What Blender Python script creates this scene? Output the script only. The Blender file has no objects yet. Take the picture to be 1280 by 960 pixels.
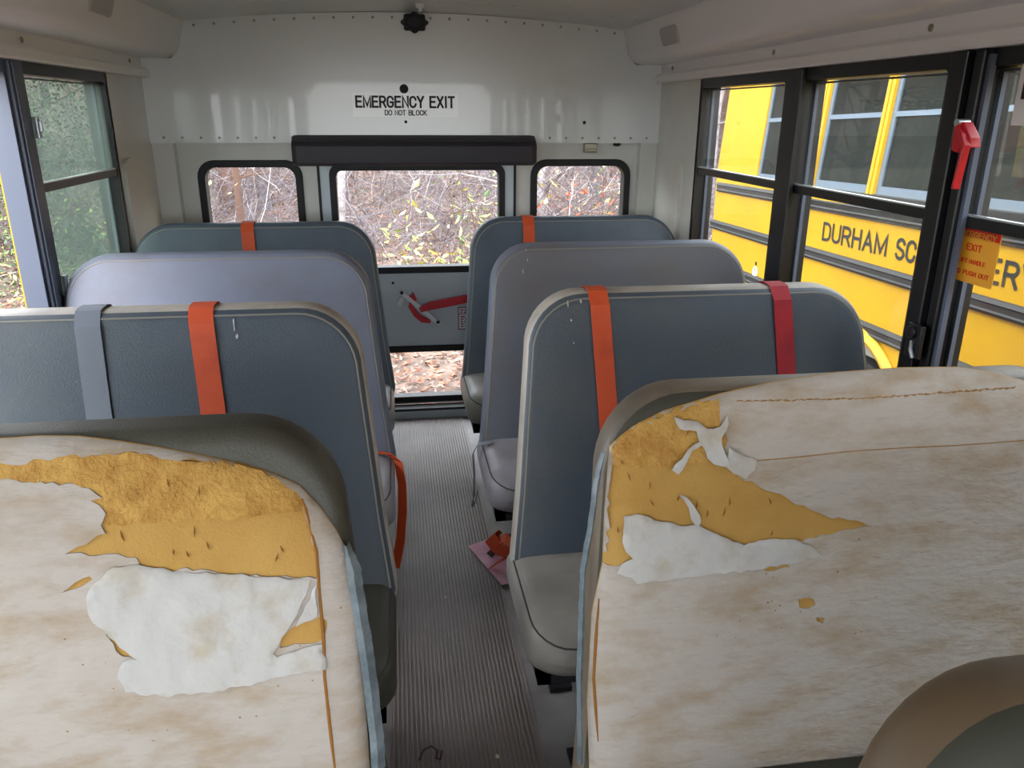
import bpy, math, random
from mathutils import Vector, Matrix, noise
from mathutils.geometry import delaunay_2d_cdt
R_ = random.Random(7)
sc = bpy.context.scene
COL = sc.collection
PI = math.pi

# ------------------------------------------------------------------ camera, sky, sun, exposure
cam_d = bpy.data.cameras.new('camera'); cam = bpy.data.objects.new('camera', cam_d); COL.objects.link(cam)
cam_d.sensor_fit = 'HORIZONTAL'; cam_d.sensor_width = 36; cam_d.lens = 981.0/1280*36
cam_d.clip_start = 0.02; cam_d.clip_end = 300
rot = Matrix(((0.9897102, 0.04179678, -0.1368457), (-0.14298943, 0.32410937, -0.93515086), (0.00526668, 0.94509584, 0.32675085)))
cam.matrix_world = Matrix.Translation((-0.1, 0, 1.479)) @ rot.to_4x4()
sc.camera = cam
sc.view_settings.view_transform = 'Standard'; sc.view_settings.look = 'None'
sc.view_settings.gamma = 1; sc.view_settings.use_curve_mapping = False
EXPOSURE = 3.2
sc.view_settings.exposure = EXPOSURE
w = bpy.data.worlds.new('overcast_sky'); sc.world = w; w.use_nodes = True
nt = w.node_tree; bg = nt.nodes['Background']; bg.inputs['Strength'].default_value = 1.0
tc = nt.nodes.new('ShaderNodeTexCoord'); sx = nt.nodes.new('ShaderNodeSeparateXYZ'); cr = nt.nodes.new('ShaderNodeValToRGB')
nt.links.new(tc.outputs['Generated'], sx.inputs[0]); nt.links.new(sx.outputs['Z'], cr.inputs[0]); nt.links.new(cr.outputs[0], bg.inputs['Color'])
cr.color_ramp.elements[0].position = 0.0; cr.color_ramp.elements[0].color = (1.0, 1.03, 1.08, 1)
cr.color_ramp.elements[1].position = 1.0; cr.color_ramp.elements[1].color = (0.86, 0.93, 1.05, 1)
sd = bpy.data.lights.new('sun', 'SUN'); sd.energy = 0.3; sd.angle = math.radians(25); sd.color = (1.0, 0.96, 0.9)
sun = bpy.data.objects.new('sun', sd); COL.objects.link(sun)
sun.rotation_euler = Vector((0.35, 0.62, -0.70)).to_track_quat('-Z', 'Y').to_euler()
sc.cycles.max_bounces = 10; sc.cycles.diffuse_bounces = 6; sc.cycles.transparent_max_bounces = 16
sc.cycles.caustics_reflective = False; sc.cycles.caustics_refractive = False
sc.cycles.sample_clamp_indirect = 6

# ------------------------------------------------------------------ materials
def s2l(c): return tuple((x/12.92 if x <= .04045 else ((x+.055)/1.055)**2.4) for x in c)
def rgb(r, g, b): return s2l((r/255, g/255, b/255))
def mat(name, col, rough=.6, metal=0, spec=.5, col2=None, scale=6, amt=1.0, lo=.4, hi=.65, bump=0, bscale=60, stretch=None, coat=0, detail=6):
    m = bpy.data.materials.new(name); m.use_nodes = True; n = m.node_tree; b = n.nodes['Principled BSDF']
    b.inputs['Base Color'].default_value = (*col, 1); b.inputs['Roughness'].default_value = rough
    b.inputs['Metallic'].default_value = metal; b.inputs['Specular IOR Level'].default_value = spec
    b.inputs['Coat Weight'].default_value = coat
    if col2 or bump:
        t = n.nodes.new('ShaderNodeTexCoord'); mp = n.nodes.new('ShaderNodeMapping'); n.links.new(t.outputs['Object'], mp.inputs[0])
        if stretch: mp.inputs['Scale'].default_value = stretch
    if col2:
        nz = n.nodes.new('ShaderNodeTexNoise'); nz.inputs['Scale'].default_value = scale; nz.inputs['Detail'].default_value = detail; nz.inputs['Roughness'].default_value = .62
        n.links.new(mp.outputs[0], nz.inputs[0]); r = n.nodes.new('ShaderNodeValToRGB')
        r.color_ramp.elements[0].position = lo; r.color_ramp.elements[1].position = hi
        r.color_ramp.elements[0].color = (*col, 1)
        r.color_ramp.elements[1].color = tuple(a*(1-amt)+c*amt for a, c in zip(col, col2))+(1,)
        n.links.new(nz.outputs['Fac'], r.inputs[0]); n.links.new(r.outputs[0], b.inputs['Base Color'])
    if bump:
        nz2 = n.nodes.new('ShaderNodeTexNoise'); nz2.inputs['Scale'].default_value = bscale; nz2.inputs['Detail'].default_value = 4
        n.links.new(mp.outputs[0], nz2.inputs[0]); bp = n.nodes.new('ShaderNodeBump'); bp.inputs['Strength'].default_value = bump; bp.inputs['Distance'].default_value = .004
        n.links.new(nz2.outputs['Fac'], bp.inputs['Height']); n.links.new(bp.outputs[0], b.inputs['Normal'])
    return m
def glass(name, tint, haze=0.0, hazecol=(.5, .5, .5), refl=1.0):
    m = bpy.data.materials.new(name); m.use_nodes = True; n = m.node_tree
    for x in list(n.nodes): n.nodes.remove(x)
    o = n.nodes.new('ShaderNodeOutputMaterial'); t = n.nodes.new('ShaderNodeBsdfTransparent'); t.inputs[0].default_value = (*tint, 1)
    g = n.nodes.new('ShaderNodeBsdfGlossy'); g.inputs['Roughness'].default_value = .02
    lw = n.nodes.new('ShaderNodeLayerWeight'); lw.inputs[0].default_value = .5
    pw = n.nodes.new('ShaderNodeMath'); pw.operation = 'POWER'; pw.inputs[1].default_value = 4; n.links.new(lw.outputs['Facing'], pw.inputs[0])
    f = n.nodes.new('ShaderNodeMath'); f.operation = 'MULTIPLY_ADD'; f.inputs[1].default_value = .4*refl; f.inputs[2].default_value = .03*refl; n.links.new(pw.outputs[0], f.inputs[0])
    mx = n.nodes.new('ShaderNodeMixShader'); n.links.new(f.outputs[0], mx.inputs[0]); n.links.new(t.outputs[0], mx.inputs[1]); n.links.new(g.outputs[0], mx.inputs[2])
    last = mx
    if haze:
        d = n.nodes.new('ShaderNodeBsdfDiffuse'); d.inputs[0].default_value = (*hazecol, 1)
        tr = n.nodes.new('ShaderNodeBsdfTranslucent'); tr.inputs[0].default_value = (*hazecol, 1)
        ad = n.nodes.new('ShaderNodeMixShader'); ad.inputs[0].default_value = .5; n.links.new(d.outputs[0], ad.inputs[1]); n.links.new(tr.outputs[0], ad.inputs[2])
        tcx = n.nodes.new('ShaderNodeTexCoord'); nz = n.nodes.new('ShaderNodeTexNoise'); nz.inputs['Scale'].default_value = 3; nz.inputs['Detail'].default_value = 3
        n.links.new(tcx.outputs['Object'], nz.inputs[0]); mr = n.nodes.new('ShaderNodeMapRange'); mr.inputs[1].default_value = .3; mr.inputs[2].default_value = .7
        mr.inputs[3].default_value = haze*.5; mr.inputs[4].default_value = haze*1.5; n.links.new(nz.outputs['Fac'], mr.inputs[0])
        m2 = n.nodes.new('ShaderNodeMixShader'); n.links.new(mr.outputs[0], m2.inputs[0]); n.links.new(mx.outputs[0], m2.inputs[1]); n.links.new(ad.outputs[0], m2.inputs[2]); last = m2
    n.links.new(last.outputs[0], o.inputs[0]); return m

M = {}
M['paint'] = mat('cream_wall_paint', rgb(206, 206, 200), .32, col2=rgb(196, 195, 186), scale=2.5, bump=.05, bscale=300)
M['header'] = mat('glossy_header_paint', rgb(216, 219, 217), .2, coat=.3, bump=.03, bscale=250)
M['ceil'] = mat('ceiling_paint', rgb(216, 220, 219), .3, col2=rgb(204, 208, 206), scale=3)
M['cove'] = mat('cove_paint', rgb(236, 237, 238), .45)
M['rail'] = mat('rail_paint', rgb(236, 236, 235), .4)
M['door'] = mat('door_paint', rgb(190, 202, 208), .3)
M['black'] = mat('black_frame', rgb(11, 11, 12), .4)
M['rubber'] = mat('black_rubber', rgb(9, 9, 11), .6)
M['bluegrey'] = mat('daylit_blue_grey', rgb(84, 92, 108), .4)  # tone carries the daylight on the left post and bluish frame reflections
M['alu'] = mat('aluminium_edge', rgb(190, 196, 200), .3, metal=.8)
M['screw'] = mat('screw_head', rgb(150, 145, 130), .35, metal=.8)
M['visor'] = mat('dark_padded_vinyl', rgb(44, 41, 50), .55, bump=.2, bscale=200)
M['slate'] = mat('slate_blue_vinyl', rgb(70, 82, 96), .48, col2=rgb(92, 94, 94), scale=2.2, lo=.5, hi=.8, bump=.25, bscale=260)
M['slate2'] = mat('slate_teal_vinyl', rgb(80, 90, 104), .5, col2=rgb(68, 80, 90), scale=5, lo=.45, hi=.75, bump=.2, bscale=260)
M['slate3'] = mat('dark_slate_vinyl', rgb(66, 76, 88), .46, col2=rgb(88, 88, 86), scale=2.0, lo=.5, hi=.8, bump=.3, bscale=260)
M['grey'] = mat('lavender_grey_vinyl', rgb(112, 118, 136), .5, col2=rgb(104, 104, 114), scale=3, lo=.45, hi=.7, bump=.15, bscale=260)
M['grey2'] = mat('worn_grey_vinyl', rgb(100, 104, 114), .5, col2=rgb(104, 98, 96), scale=3, lo=.4, hi=.7, bump=.15, bscale=260)
M['taupe'] = mat('taupe_vinyl', rgb(146, 140, 134), .45, col2=rgb(128, 122, 116), scale=4, bump=.2, bscale=220)
M['taupe2'] = mat('taupe_lavender_vinyl', rgb(150, 146, 152), .45, col2=rgb(132, 128, 132), scale=4, bump=.2, bscale=220)
M['olive'] = mat('olive_grey_vinyl', rgb(66, 64, 54), .5, col2=rgb(56, 54, 46), scale=4, bump=.2, bscale=220)
M['brown'] = mat('brown_vinyl', rgb(88, 70, 50), .6, col2=rgb(76, 62, 44), scale=3)
M['green'] = mat('dark_green_vinyl', rgb(40, 42, 30), .6, col2=rgb(34, 36, 24), scale=3)
M['taupe_lit'] = mat('lit_edge_taupe_vinyl', rgb(176, 168, 158), .5, col2=rgb(146, 138, 130), scale=6, bump=.2, bscale=220)  # paler taupe: light along the seat edges put into the colour
M['tan'] = mat('edge_tan_vinyl', rgb(118, 104, 88), .45, col2=rgb(92, 84, 74), scale=5, bump=.2, bscale=220)  # tan edge band around the torn right seat's darker face
M['piping'] = mat('pale_piping', rgb(130, 126, 118), .5)
M['stitch'] = mat('dark_stitching', rgb(58, 54, 52), .8)
M['orange'] = mat('orange_webbing', rgb(206, 78, 34), .6, col2=rgb(180, 62, 28), scale=8, lo=.5, hi=.75, bump=.3, bscale=500)
M['red'] = mat('red_webbing', rgb(176, 22, 40), .6, col2=rgb(150, 14, 34), scale=12, bump=.3, bscale=500)
M['greystrap'] = mat('grey_webbing', rgb(112, 118, 130), .6, bump=.3, bscale=500)
M['leg'] = mat('black_steel', rgb(40, 40, 44), .4, metal=.4)
M['redpaint'] = mat('red_paint', rgb(196, 24, 40), .35)
M['white'] = mat('white_paint', rgb(224, 226, 226), .4)
M['ink'] = mat('black_ink', rgb(24, 24, 24), .7)
M['sticker'] = mat('white_sticker', rgb(228, 230, 227), .2, coat=.3)
M['maroon'] = mat('maroon_ink', rgb(130, 50, 90), .7)
M['mat'] = mat('ribbed_rubber', rgb(140, 128, 124), .5, col2=rgb(112, 102, 98), scale=2.2, lo=.4, hi=.62, stretch=(1, .6, 1))
M['floor'] = mat('floor_rubber', rgb(140, 134, 133), .5, col2=rgb(122, 116, 115), scale=5, bump=.1, bscale=90)
M['foam'] = mat('smooth_foam', rgb(182, 142, 74), .85, col2=rgb(170, 128, 60), scale=7, lo=.35, hi=.7, bump=.3, bscale=240)
M['roughfoam'] = mat('rough_foam', rgb(190, 148, 76), .9, col2=rgb(156, 108, 44), scale=22, lo=.4, hi=.7, bump=1.0, bscale=160)
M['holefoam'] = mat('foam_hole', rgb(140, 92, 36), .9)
M['fleece'] = mat('stained_fleece', rgb(176, 167, 159), .95, col2=rgb(154, 132, 103), scale=9, lo=.44, hi=.78, stretch=(1, 1, 2.6), bump=1.0, bscale=34)
M['flap'] = mat('clean_fleece', rgb(184, 181, 178), .95, col2=rgb(170, 158, 140), scale=14, lo=.5, hi=.72, bump=.5, bscale=60)
M['tornedge'] = mat('torn_blue_vinyl_edge', rgb(112, 122, 128), .4, col2=rgb(84, 94, 100), scale=24, lo=.4, hi=.6)
M['yellow'] = mat('school_bus_yellow', rgb(192, 148, 4), .38, col2=rgb(186, 142, 4), scale=3)
M['yellow_in'] = mat('other_bus_interior', rgb(150, 152, 148), .6)
M['railblack'] = mat('black_rub_rail', rgb(30, 27, 26), .6, col2=rgb(24, 22, 21), scale=8)
M['wframe'] = mat('grey_window_frame', rgb(98, 112, 126), .4)
M['tyre'] = mat('tyre_rubber', rgb(30, 29, 28), .8)
M['pink'] = mat('pink_paper', rgb(206, 150, 172), .7, col2=rgb(222, 190, 200), scale=12, lo=.5, hi=.7)
M['crumb'] = mat('foam_crumb', rgb(214, 206, 180), .9)
M['darkstring'] = mat('brown_string', rgb(70, 40, 34), .8)
M['osticker'] = mat('orange_sticker', rgb(190, 130, 44), .6)
M['redink'] = mat('red_ink', rgb(216, 52, 40), .6)
M['glass_clear'] = glass('clear_glass', (.95, .96, .95))
M['glass_green'] = glass('green_tinted_glass', (.76, .84, .79), .40, (.15, .185, .165))
M['glass_right'] = glass('hazy_glass', (.88, .9, .89), .03, (.3, .32, .32))
M['glass_bus'] = glass('grey_bus_glass', (.42, .46, .44), .30, (.05, .062, .056), 1.3)
def sticker_mat(name, c, k=.45):
    m = bpy.data.materials.new(name); m.use_nodes = True; n = m.node_tree; b = n.nodes['Principled BSDF']; b.inputs['Base Color'].default_value = (*c, 1); b.inputs['Roughness'].default_value = .6
    t = n.nodes.new('ShaderNodeBsdfTranslucent'); t.inputs[0].default_value = (*c, 1); x = n.nodes.new('ShaderNodeMixShader'); x.inputs[0].default_value = k
    n.links.new(b.outputs[0], x.inputs[1]); n.links.new(t.outputs[0], x.inputs[2]); n.links.new(x.outputs[0], n.nodes['Material Output'].inputs[0]); return m
M['osticker'] = sticker_mat('orange_sticker', rgb(226, 180, 70)); M['redink'] = sticker_mat('red_ink', rgb(226, 60, 40))
M['speaker'] = mat('grey_plastic', rgb(186, 187, 186), .6)

# ------------------------------------------------------------------ mesh helpers
def tag(o, label=None, cat=None, group=None, kind=None):
    if label: o['label'] = label
    if cat: o['category'] = cat
    if group: o['group'] = group
    if kind: o['kind'] = kind
    return o
def empty(name, loc=(0, 0, 0), rz=0):
    o = bpy.data.objects.new(name, None); COL.objects.link(o); o.location = loc; o.rotation_euler = (0, 0, rz); o.empty_display_size = .1; return o
class MB:
    def __init__(s): s.v = []; s.f = []; s.m = []; s.mi = 0
    def add(s, vs, fs, mi=None):
        k = len(s.v); s.v += [tuple(v) for v in vs]; s.f += [tuple(i+k for i in f) for f in fs]; s.m += [s.mi if mi is None else mi]*len(fs); return s
    def box(s, x0, x1, y0, y1, z0, z1):
        return s.add([(x0, y0, z0), (x1, y0, z0), (x1, y1, z0), (x0, y1, z0), (x0, y0, z1), (x1, y0, z1), (x1, y1, z1), (x0, y1, z1)],
                     [(0, 3, 2, 1), (4, 5, 6, 7), (0, 1, 5, 4), (1, 2, 6, 5), (2, 3, 7, 6), (3, 0, 4, 7)])
    def prism(s, pts, a, b, fn):   # outline pts (u,v) between depths a and b; fn(u,v,w)->xyz
        n = len(pts); s.add([fn(u, v, a) for u, v in pts]+[fn(u, v, b) for u, v in pts],
                            [tuple(range(n))[::-1], tuple(range(n, 2*n))]+[(i, (i+1) % n, n+(i+1) % n, n+i) for i in range(n)]); return s
    def tube(s, path, r, n=8, closed=False):
        P = [Vector(p) for p in path]; m = len(P); vs = []
        for i, p in enumerate(P):
            a = P[i-1] if (i > 0 or closed) else p; b = P[(i+1) % m] if (i < m-1 or closed) else p
            t = (b-a).normalized(); u = t.cross(Vector((0, 0, 1)));
            if u.length < .05: u = t.cross(Vector((0, 1, 0)))
            u.normalize(); w_ = t.cross(u); rr = r[i] if isinstance(r, (list, tuple)) else r
            vs += [p+(u*math.cos(2*PI*k/n)+w_*math.sin(2*PI*k/n))*rr for k in range(n)]
        fs = [(i*n+k, i*n+(k+1) % n, (i+1) % m*n+(k+1) % n, (i+1) % m*n+k) for i in range(m if closed else m-1) for k in range(n)]
        if not closed: fs += [tuple(range(n))[::-1], tuple(range((m-1)*n, m*n))]
        return s.add(vs, fs)
    def ribbon(s, path, wid, th, axis=Vector((1, 0, 0))):   # flat band along a path, width along axis
        P = [Vector(p) for p in path]; vs = []
        for i, p in enumerate(P):
            a = P[max(i-1, 0)]; b = P[min(i+1, len(P)-1)]; t = (b-a).normalized(); n_ = t.cross(axis).normalized(); x = axis
            vs += [p-x*wid/2-n_*th/2, p+x*wid/2-n_*th/2, p+x*wid/2+n_*th/2, p-x*wid/2+n_*th/2]
        m = len(P); fs = [(i*4+k, i*4+(k+1) % 4, (i+1)*4+(k+1) % 4, (i+1)*4+k) for i in range(m-1) for k in range(4)]+[(3, 2, 1, 0), (m*4-4, m*4-3, m*4-2, m*4-1)]
        return s.add(vs, fs)
    def disc(s, c, r, nrm, th=.004, n=14):
        nrm = Vector(nrm).normalized(); c = Vector(c); return s.tube([c, c+nrm*th*.7, c+nrm*th], [r, r*.92, r*.5], n)
    def build(s, name, m, parent=None, smooth=True, bevel=0, angle=40):
        me = bpy.data.meshes.new(name); me.from_pydata(s.v, [], s.f)
        for k in (m if isinstance(m, (list, tuple)) else [m]): me.materials.append(k)
        if any(s.m): me.polygons.foreach_set('material_index', s.m)
        me.update(); me.validate(clean_customdata=False)
        import bmesh
        bm = bmesh.new(); bm.from_mesh(me); bmesh.ops.recalc_face_normals(bm, faces=bm.faces); bm.to_mesh(me); bm.free()
        if smooth:
            me.shade_smooth()
            me.set_sharp_from_angle(angle=math.radians(angle))
        o = bpy.data.objects.new(name, me); COL.objects.link(o)
        if bevel:
            b = o.modifiers.new('bevel', 'BEVEL'); b.width = bevel; b.segments = 2; b.limit_method = 'ANGLE'
        if parent: o.parent = parent
        return o
def struct(name, mb, m, **k):
    o = mb.build(name, m, **k); o['kind'] = 'structure'; return o
def rrect(x0, x1, z0, z1, r, n=6):
    pts = []
    for cx, cz, a0 in ((x1-r, z0+r, -90), (x1-r, z1-r, 0), (x0+r, z1-r, 90), (x0+r, z0+r, 180)):
        for i in range(n+1):
            a = math.radians(a0+90*i/n); pts.append((cx+r*math.cos(a), cz+r*math.sin(a)))
    return pts
def inpoly(p, poly):
    x, y = p; c = False; j = len(poly)-1
    for i in range(len(poly)):
        xi, yi = poly[i]; xj, yj = poly[j]
        if (yi > y) != (yj > y) and x < (xj-xi)*(y-yi)/(yj-yi)+xi: c = not c
        j = i
    return c
def edist(p, poly):
    x, y = p; best = 9
    for i in range(len(poly)):
        ax, ay = poly[i-1]; bx, by = poly[i]; dx, dy = bx-ax, by-ay; L = dx*dx+dy*dy or 1e-9
        t = max(0, min(1, ((x-ax)*dx+(y-ay)*dy)/L)); d = math.hypot(x-ax-t*dx, y-ay-t*dy)
        if d < best: best = d
    return best
def region(outer, holes=(), grid=None, jit=.25):   # triangulate outer minus holes, with interior points
    pts = []; edges = []
    for loop in [outer]+list(holes):
        k = len(pts); n = len(loop); pts += [Vector(p) for p in loop]; edges += [(k+i, k+(i+1) % n) for i in range(n)]
    if grid:
        rr = random.Random(3); xs = [p[0] for p in outer]; zs = [p[1] for p in outer]
        y = min(zs)
        while y < max(zs):
            x = min(xs)
            while x < max(xs):
                q = (x+rr.uniform(-jit, jit)*grid, y+rr.uniform(-jit, jit)*grid)
                if inpoly(q, outer) and not any(inpoly(q, h) for h in holes) and edist(q, outer) > grid*.35: pts.append(Vector(q))
                x += grid
            y += grid
    vs, _, fs, _, _, _ = delaunay_2d_cdt(pts, edges, [], 0, 1e-6)
    keep = []
    for f in fs:
        c = sum((vs[i] for i in f), Vector((0, 0)))/len(f)
        if inpoly(c, outer) and not any(inpoly(c, h) for h in holes): keep.append(tuple(f))
    used = sorted({i for f in keep for i in f}); mp = {o: i for i, o in enumerate(used)}
    return [tuple(vs[i]) for i in used], [tuple(mp[i] for i in f) for f in keep]
def plate(mb, outer, holes, fn, a, b, grid=None):  # solid sheet: fn(u,v,w); a,b depths (numbers or functions of u,v)
    vs, fs = region(outer, holes, grid)
    A = a if callable(a) else (lambda u, v: a); B = b if callable(b) else (lambda u, v: b)
    n = len(vs); V = [fn(u, v, A(u, v)) for u, v in vs]+[fn(u, v, B(u, v)) for u, v in vs]
    cnt = {}
    for f in fs:
        for i in range(len(f)):
            e = (f[i], f[(i+1) % len(f)]); cnt[e] = 1
    F = [f for f in fs]+[tuple(i+n for i in f)[::-1] for f in fs]+[(e[1], e[0], e[0]+n, e[1]+n) for e in cnt if (e[1], e[0]) not in cnt]
    return mb.add(V, F)
def jag(poly, step=.008, amp=.0035, seed=1):       # torn, ragged version of an outline
    rr = random.Random(seed); out = []
    for i in range(len(poly)):
        a = Vector(poly[i]); b = Vector(poly[(i+1) % len(poly)]); d = b-a; n = max(1, int(d.length/step)); nn = Vector((-d.y, d.x)).normalized() if d.length else Vector((0, 0))
        out.append(tuple(a))
        for k in range(1, n): out.append(tuple(a+d*k/n+nn*rr.uniform(-amp, amp)))
    return out
def arc_(cx, cy, rx, ry, a0, a1, n=7): return [(cx+rx*math.cos(math.radians(a0+(a1-a0)*i/n)), cy+ry*math.sin(math.radians(a0+(a1-a0)*i/n))) for i in range(n+1)]
GL = {'A': [[(0, 0), (.3, 1), (.6, 0)], [(.11, .36), (.49, .36)]], 'B': [[(0, 0), (0, 1), (.33, 1)]+arc_(.33, .77, .24, .23, 80, -80)+[(0, .54)], [(.33, .54)]+arc_(.33, .27, .27, .27, 80, -80)+[(0, 0)]],
 'C': [arc_(.3, .68, .3, .32, 10, 180)+arc_(.3, .32, .3, .32, 180, 350)], 'D': [[(0, 0), (0, 1), (.25, 1)]+arc_(.25, .66, .33, .34, 80, 0)+arc_(.25, .34, .33, .34, 0, -80)+[(0, 0)]],
 'E': [[(.52, 1), (0, 1), (0, 0), (.54, 0)], [(0, .52), (.46, .52)]], 'F': [[(.5, 1), (0, 1), (0, 0)], [(0, .52), (.42, .52)]], 'G': [arc_(.3, .68, .3, .32, 15, 180)+arc_(.3, .32, .3, .32, 180, 340)+[(.6, .46), (.34, .46)]],
 'H': [[(0, 0), (0, 1)], [(.56, 0), (.56, 1)], [(0, .52), (.56, .52)]], 'I': [[(.1, 0), (.1, 1)]], 'K': [[(0, 0), (0, 1)], [(.55, 1), (.02, .42)], [(.2, .6), (.58, 0)]], 'L': [[(0, 1), (0, 0), (.5, 0)]],
 'M': [[(0, 0), (0, 1), (.36, .1), (.72, 1), (.72, 0)]], 'N': [[(0, 0), (0, 1), (.56, 0), (.56, 1)]], 'O': [arc_(.31, .68, .31, .32, 0, 180)+arc_(.31, .32, .31, .32, 180, 360)+[(.62, .68)]],
 'P': [[(0, 0), (0, 1), (.32, 1)]+arc_(.32, .73, .24, .27, 80, -80)+[(0, .46)]], 'R': [[(0, 0), (0, 1), (.32, 1)]+arc_(.32, .74, .24, .26, 80, -80)+[(0, .48)], [(.32, .48), (.58, 0)]],
 'S': [arc_(.29, .74, .27, .26, 20, 180)+[(.06, .6), (.5, .42)]+arc_(.29, .27, .29, .27, 0, -160)], 'T': [[(.28, 0), (.28, 1)], [(0, 1), (.56, 1)]], 'U': [[(0, 1)]+arc_(.29, .3, .29, .3, 180, 360)+[(.58, 1)]],
 'V': [[(0, 1), (.3, 0), (.6, 1)]], 'X': [[(0, 0), (.56, 1)], [(0, 1), (.56, 0)]], 'Y': [[(0, 1), (.3, .48), (.6, 1)], [(.3, .48), (.3, 0)]]}
GWD = {'I': .2, 'M': .72, 'A': .6, 'O': .62, 'G': .62, 'C': .6, 'V': .6, 'Y': .6, ' ': .3}
def text(body, h, width, m, name, fm, parent=None, wt=.16, ext=.001):
    """plain block capitals: cap height h, centred on the local origin of matrix fm, total width given"""
    mb = MB(); gap = .24; tot = sum(GWD.get(c, .57)+gap for c in body)-gap; sx = width/tot; x = -width/2; t = wt*h/2
    for ci, c in enumerate(body):
        for si, st in enumerate(GL.get(c, [])):
            P = [Vector((x+u*sx, (v-.5)*(h-2*t))) for u, v in st]; n = len(P); L = []; Rr = []
            for i, p in enumerate(P):
                d0 = (p-P[i-1]).normalized() if i else (P[1]-p).normalized(); d1 = (P[i+1]-p).normalized() if i < n-1 else d0
                b = d0+d1; b = b.normalized() if b.length > .2 else d0; k = 1/max(.45, b.dot(d0)); q = Vector((-b.y, b.x))*t*k
                e = (-d0*t if i == 0 and n > 1 else (d0*t if i == n-1 else Vector((0, 0)))); L.append(p+q+e); Rr.append(p-q+e)
            z = ext+si*.00008; vs = [(a.x, a.y, z) for a in L]+[(a.x, a.y, z) for a in Rr]+[(a.x, a.y, 0) for a in L]+[(a.x, a.y, 0) for a in Rr]
            fs = []
            for i in range(n-1): fs += [(i, i+1, n+i+1, n+i), (2*n+i, 3*n+i, 3*n+i+1, 2*n+i+1), (i, 2*n+i, 2*n+i+1, i+1), (n+i, n+i+1, 3*n+i+1, 3*n+i)]
            fs += [(0, n, 3*n, 2*n), (n-1, 3*n-1, 4*n-1, 2*n-1)]; mb.add(vs, fs)
        x += (GWD.get(c, .57)+gap)*sx
    mb.v = [tuple(fm @ Vector(v)) for v in mb.v]
    return mb.build(name, m, parent, smooth=False)
XZ = lambda u, v, w: (u, w, v)
def facing_front(x, y, z):   # text readable by someone looking towards +y
    return Matrix.Translation((x, y, z)) @ Matrix.Rotation(PI/2, 4, 'X')

# ------------------------------------------------------------------ bus shell (floor z=0, centre x=0, rear wall at y=3.84)
YR, YF = 3.84, -2.4
mb = MB(); mb.box(-1.15, 1.15, YF, YR, -.05, 0)
struct('floor', mb, M['floor'], smooth=False)
mb = MB(); x0, x1 = -.17, .20; n = 31; prof = [(x0, 0.0005), (x0, .004)]
for i in range(n):
    a = x0+.006+(x1-x0-.012)*i/n; st = (x1-x0-.012)/n
    prof += [(a, .003), (a+st*.12, .0085), (a+st*.5, .0085), (a+st*.62, .003)]
prof += [(x1, .004), (x1, .0005)]
mb.prism(prof, -2.0, 3.74, lambda u, v, w: (u, w, v))
struct('trim_1', mb, M['mat'], smooth=False)['label'] = 'ribbed rubber aisle runner'

# ceiling: arched sheet, plus roof skin above it
mb = MB(); arc = [(x, 1.89-.055*(x/.96)**2) for x in [i/10*.97 for i in range(-10, 11)]]
prof = arc+[(1.22, 1.80), (1.22, 1.86), (.9, 1.97), (0, 2.03), (-.9, 1.97), (-1.22, 1.86), (-1.22, 1.80)][0:7]
mb.prism([(u, v) for u, v in arc]+[(1.0, 1.90), (0, 1.95), (-1.0, 1.90)], YF, YR, lambda u, v, w: (u, w, v))
mb.mi = 0
for y in (3.4, 1.6, -.2):
    for i in range(-9, 10):
        x = i*.1; mb.disc((x, y, 1.89-.055*(x/.96)**2), .006, (0, 0, -1), .003, 8)
struct('ceiling', mb, M['ceil'])
mb = MB(); mb.prism([(-1.22, 1.64), (-1.22, 1.80), (-1.05, 1.93), (-.6, 2.0), (0, 2.03), (.6, 2.0), (1.05, 1.93), (1.22, 1.80), (1.22, 1.64), (1.19, 1.64), (1.19, 1.79), (1.02, 1.905), (.6, 1.97), (0, 2.0), (-.6, 1.97), (-1.02, 1.905), (-1.19, 1.79), (-1.19, 1.64)], YF-.05, YR+.05, lambda u, v, w: (u, w, v))
struct('roof', mb, M['yellow'], smooth=False)

# side ducts (coves) and window head rails
for nm, s, nr in (('left', -1, 2), ('right', 1, 3)):
    pr = [(1.19, 1.69), (1.06, 1.69), (1.035, 1.692), (1.012, 1.70), (.995, 1.716), (.985, 1.74), (.965, 1.80), (.952, 1.838), (.952, 1.86), (1.19, 1.86)]
    mb = MB(); mb.prism([(s*u, v) for u, v in pr], YF, 3.80, lambda u, v, w: (u, w, v))
    o = struct('trim_%d' % nr, mb, M['cove'], angle=50); o['label'] = 'smooth air duct above the %s windows' % nm
    mb = MB(); mb.box(*sorted((s*1.145, s*1.20)), YF, 3.83, 1.645, 1.695)
    mb.prism([(s*1.15, 1.612), (s*1.122, 1.612), (s*1.118, 1.618), (s*1.118, 1.642), (s*1.124, 1.65), (s*1.15, 1.65)], YF, 3.79, lambda u, v, w: (u, w, v))
    mb.mi = 1
    for y in (3.62, 2.63, 1.83, 1.0, .2): mb.disc((s*1.145, y, 1.67), .009, (-s, 0, 0), .004)
    o = struct('trim_%d' % (nr+2), mb, [M['rail'], M['screw']], smooth=False); o['label'] = 'white rail above the %s windows' % nm
    # oval cover on the duct
    y, z = (3.19, 1.765) if s > 0 else (2.80, 1.79)
    nrm = Vector((-s*.95, 0, -.33)); base = Vector((s*(.976 if s > 0 else .966), y, z))
    rr = rrect(-.095, .095, -.034, .034, .02)
    mb = MB(); up = Vector((s*-.31, 0, .95)).normalized()
    mb.prism(rr, -.004, .006, lambda u, v, w: base+Vector((0, 1, 0))*u+up*v+nrm*w)
    o = mb.build('duct_cover_plate', M['speaker'], bevel=.002)
    tag(o, 'small grey rounded cover plate on the white duct above the %s windows' % nm, 'cover plate')

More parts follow.
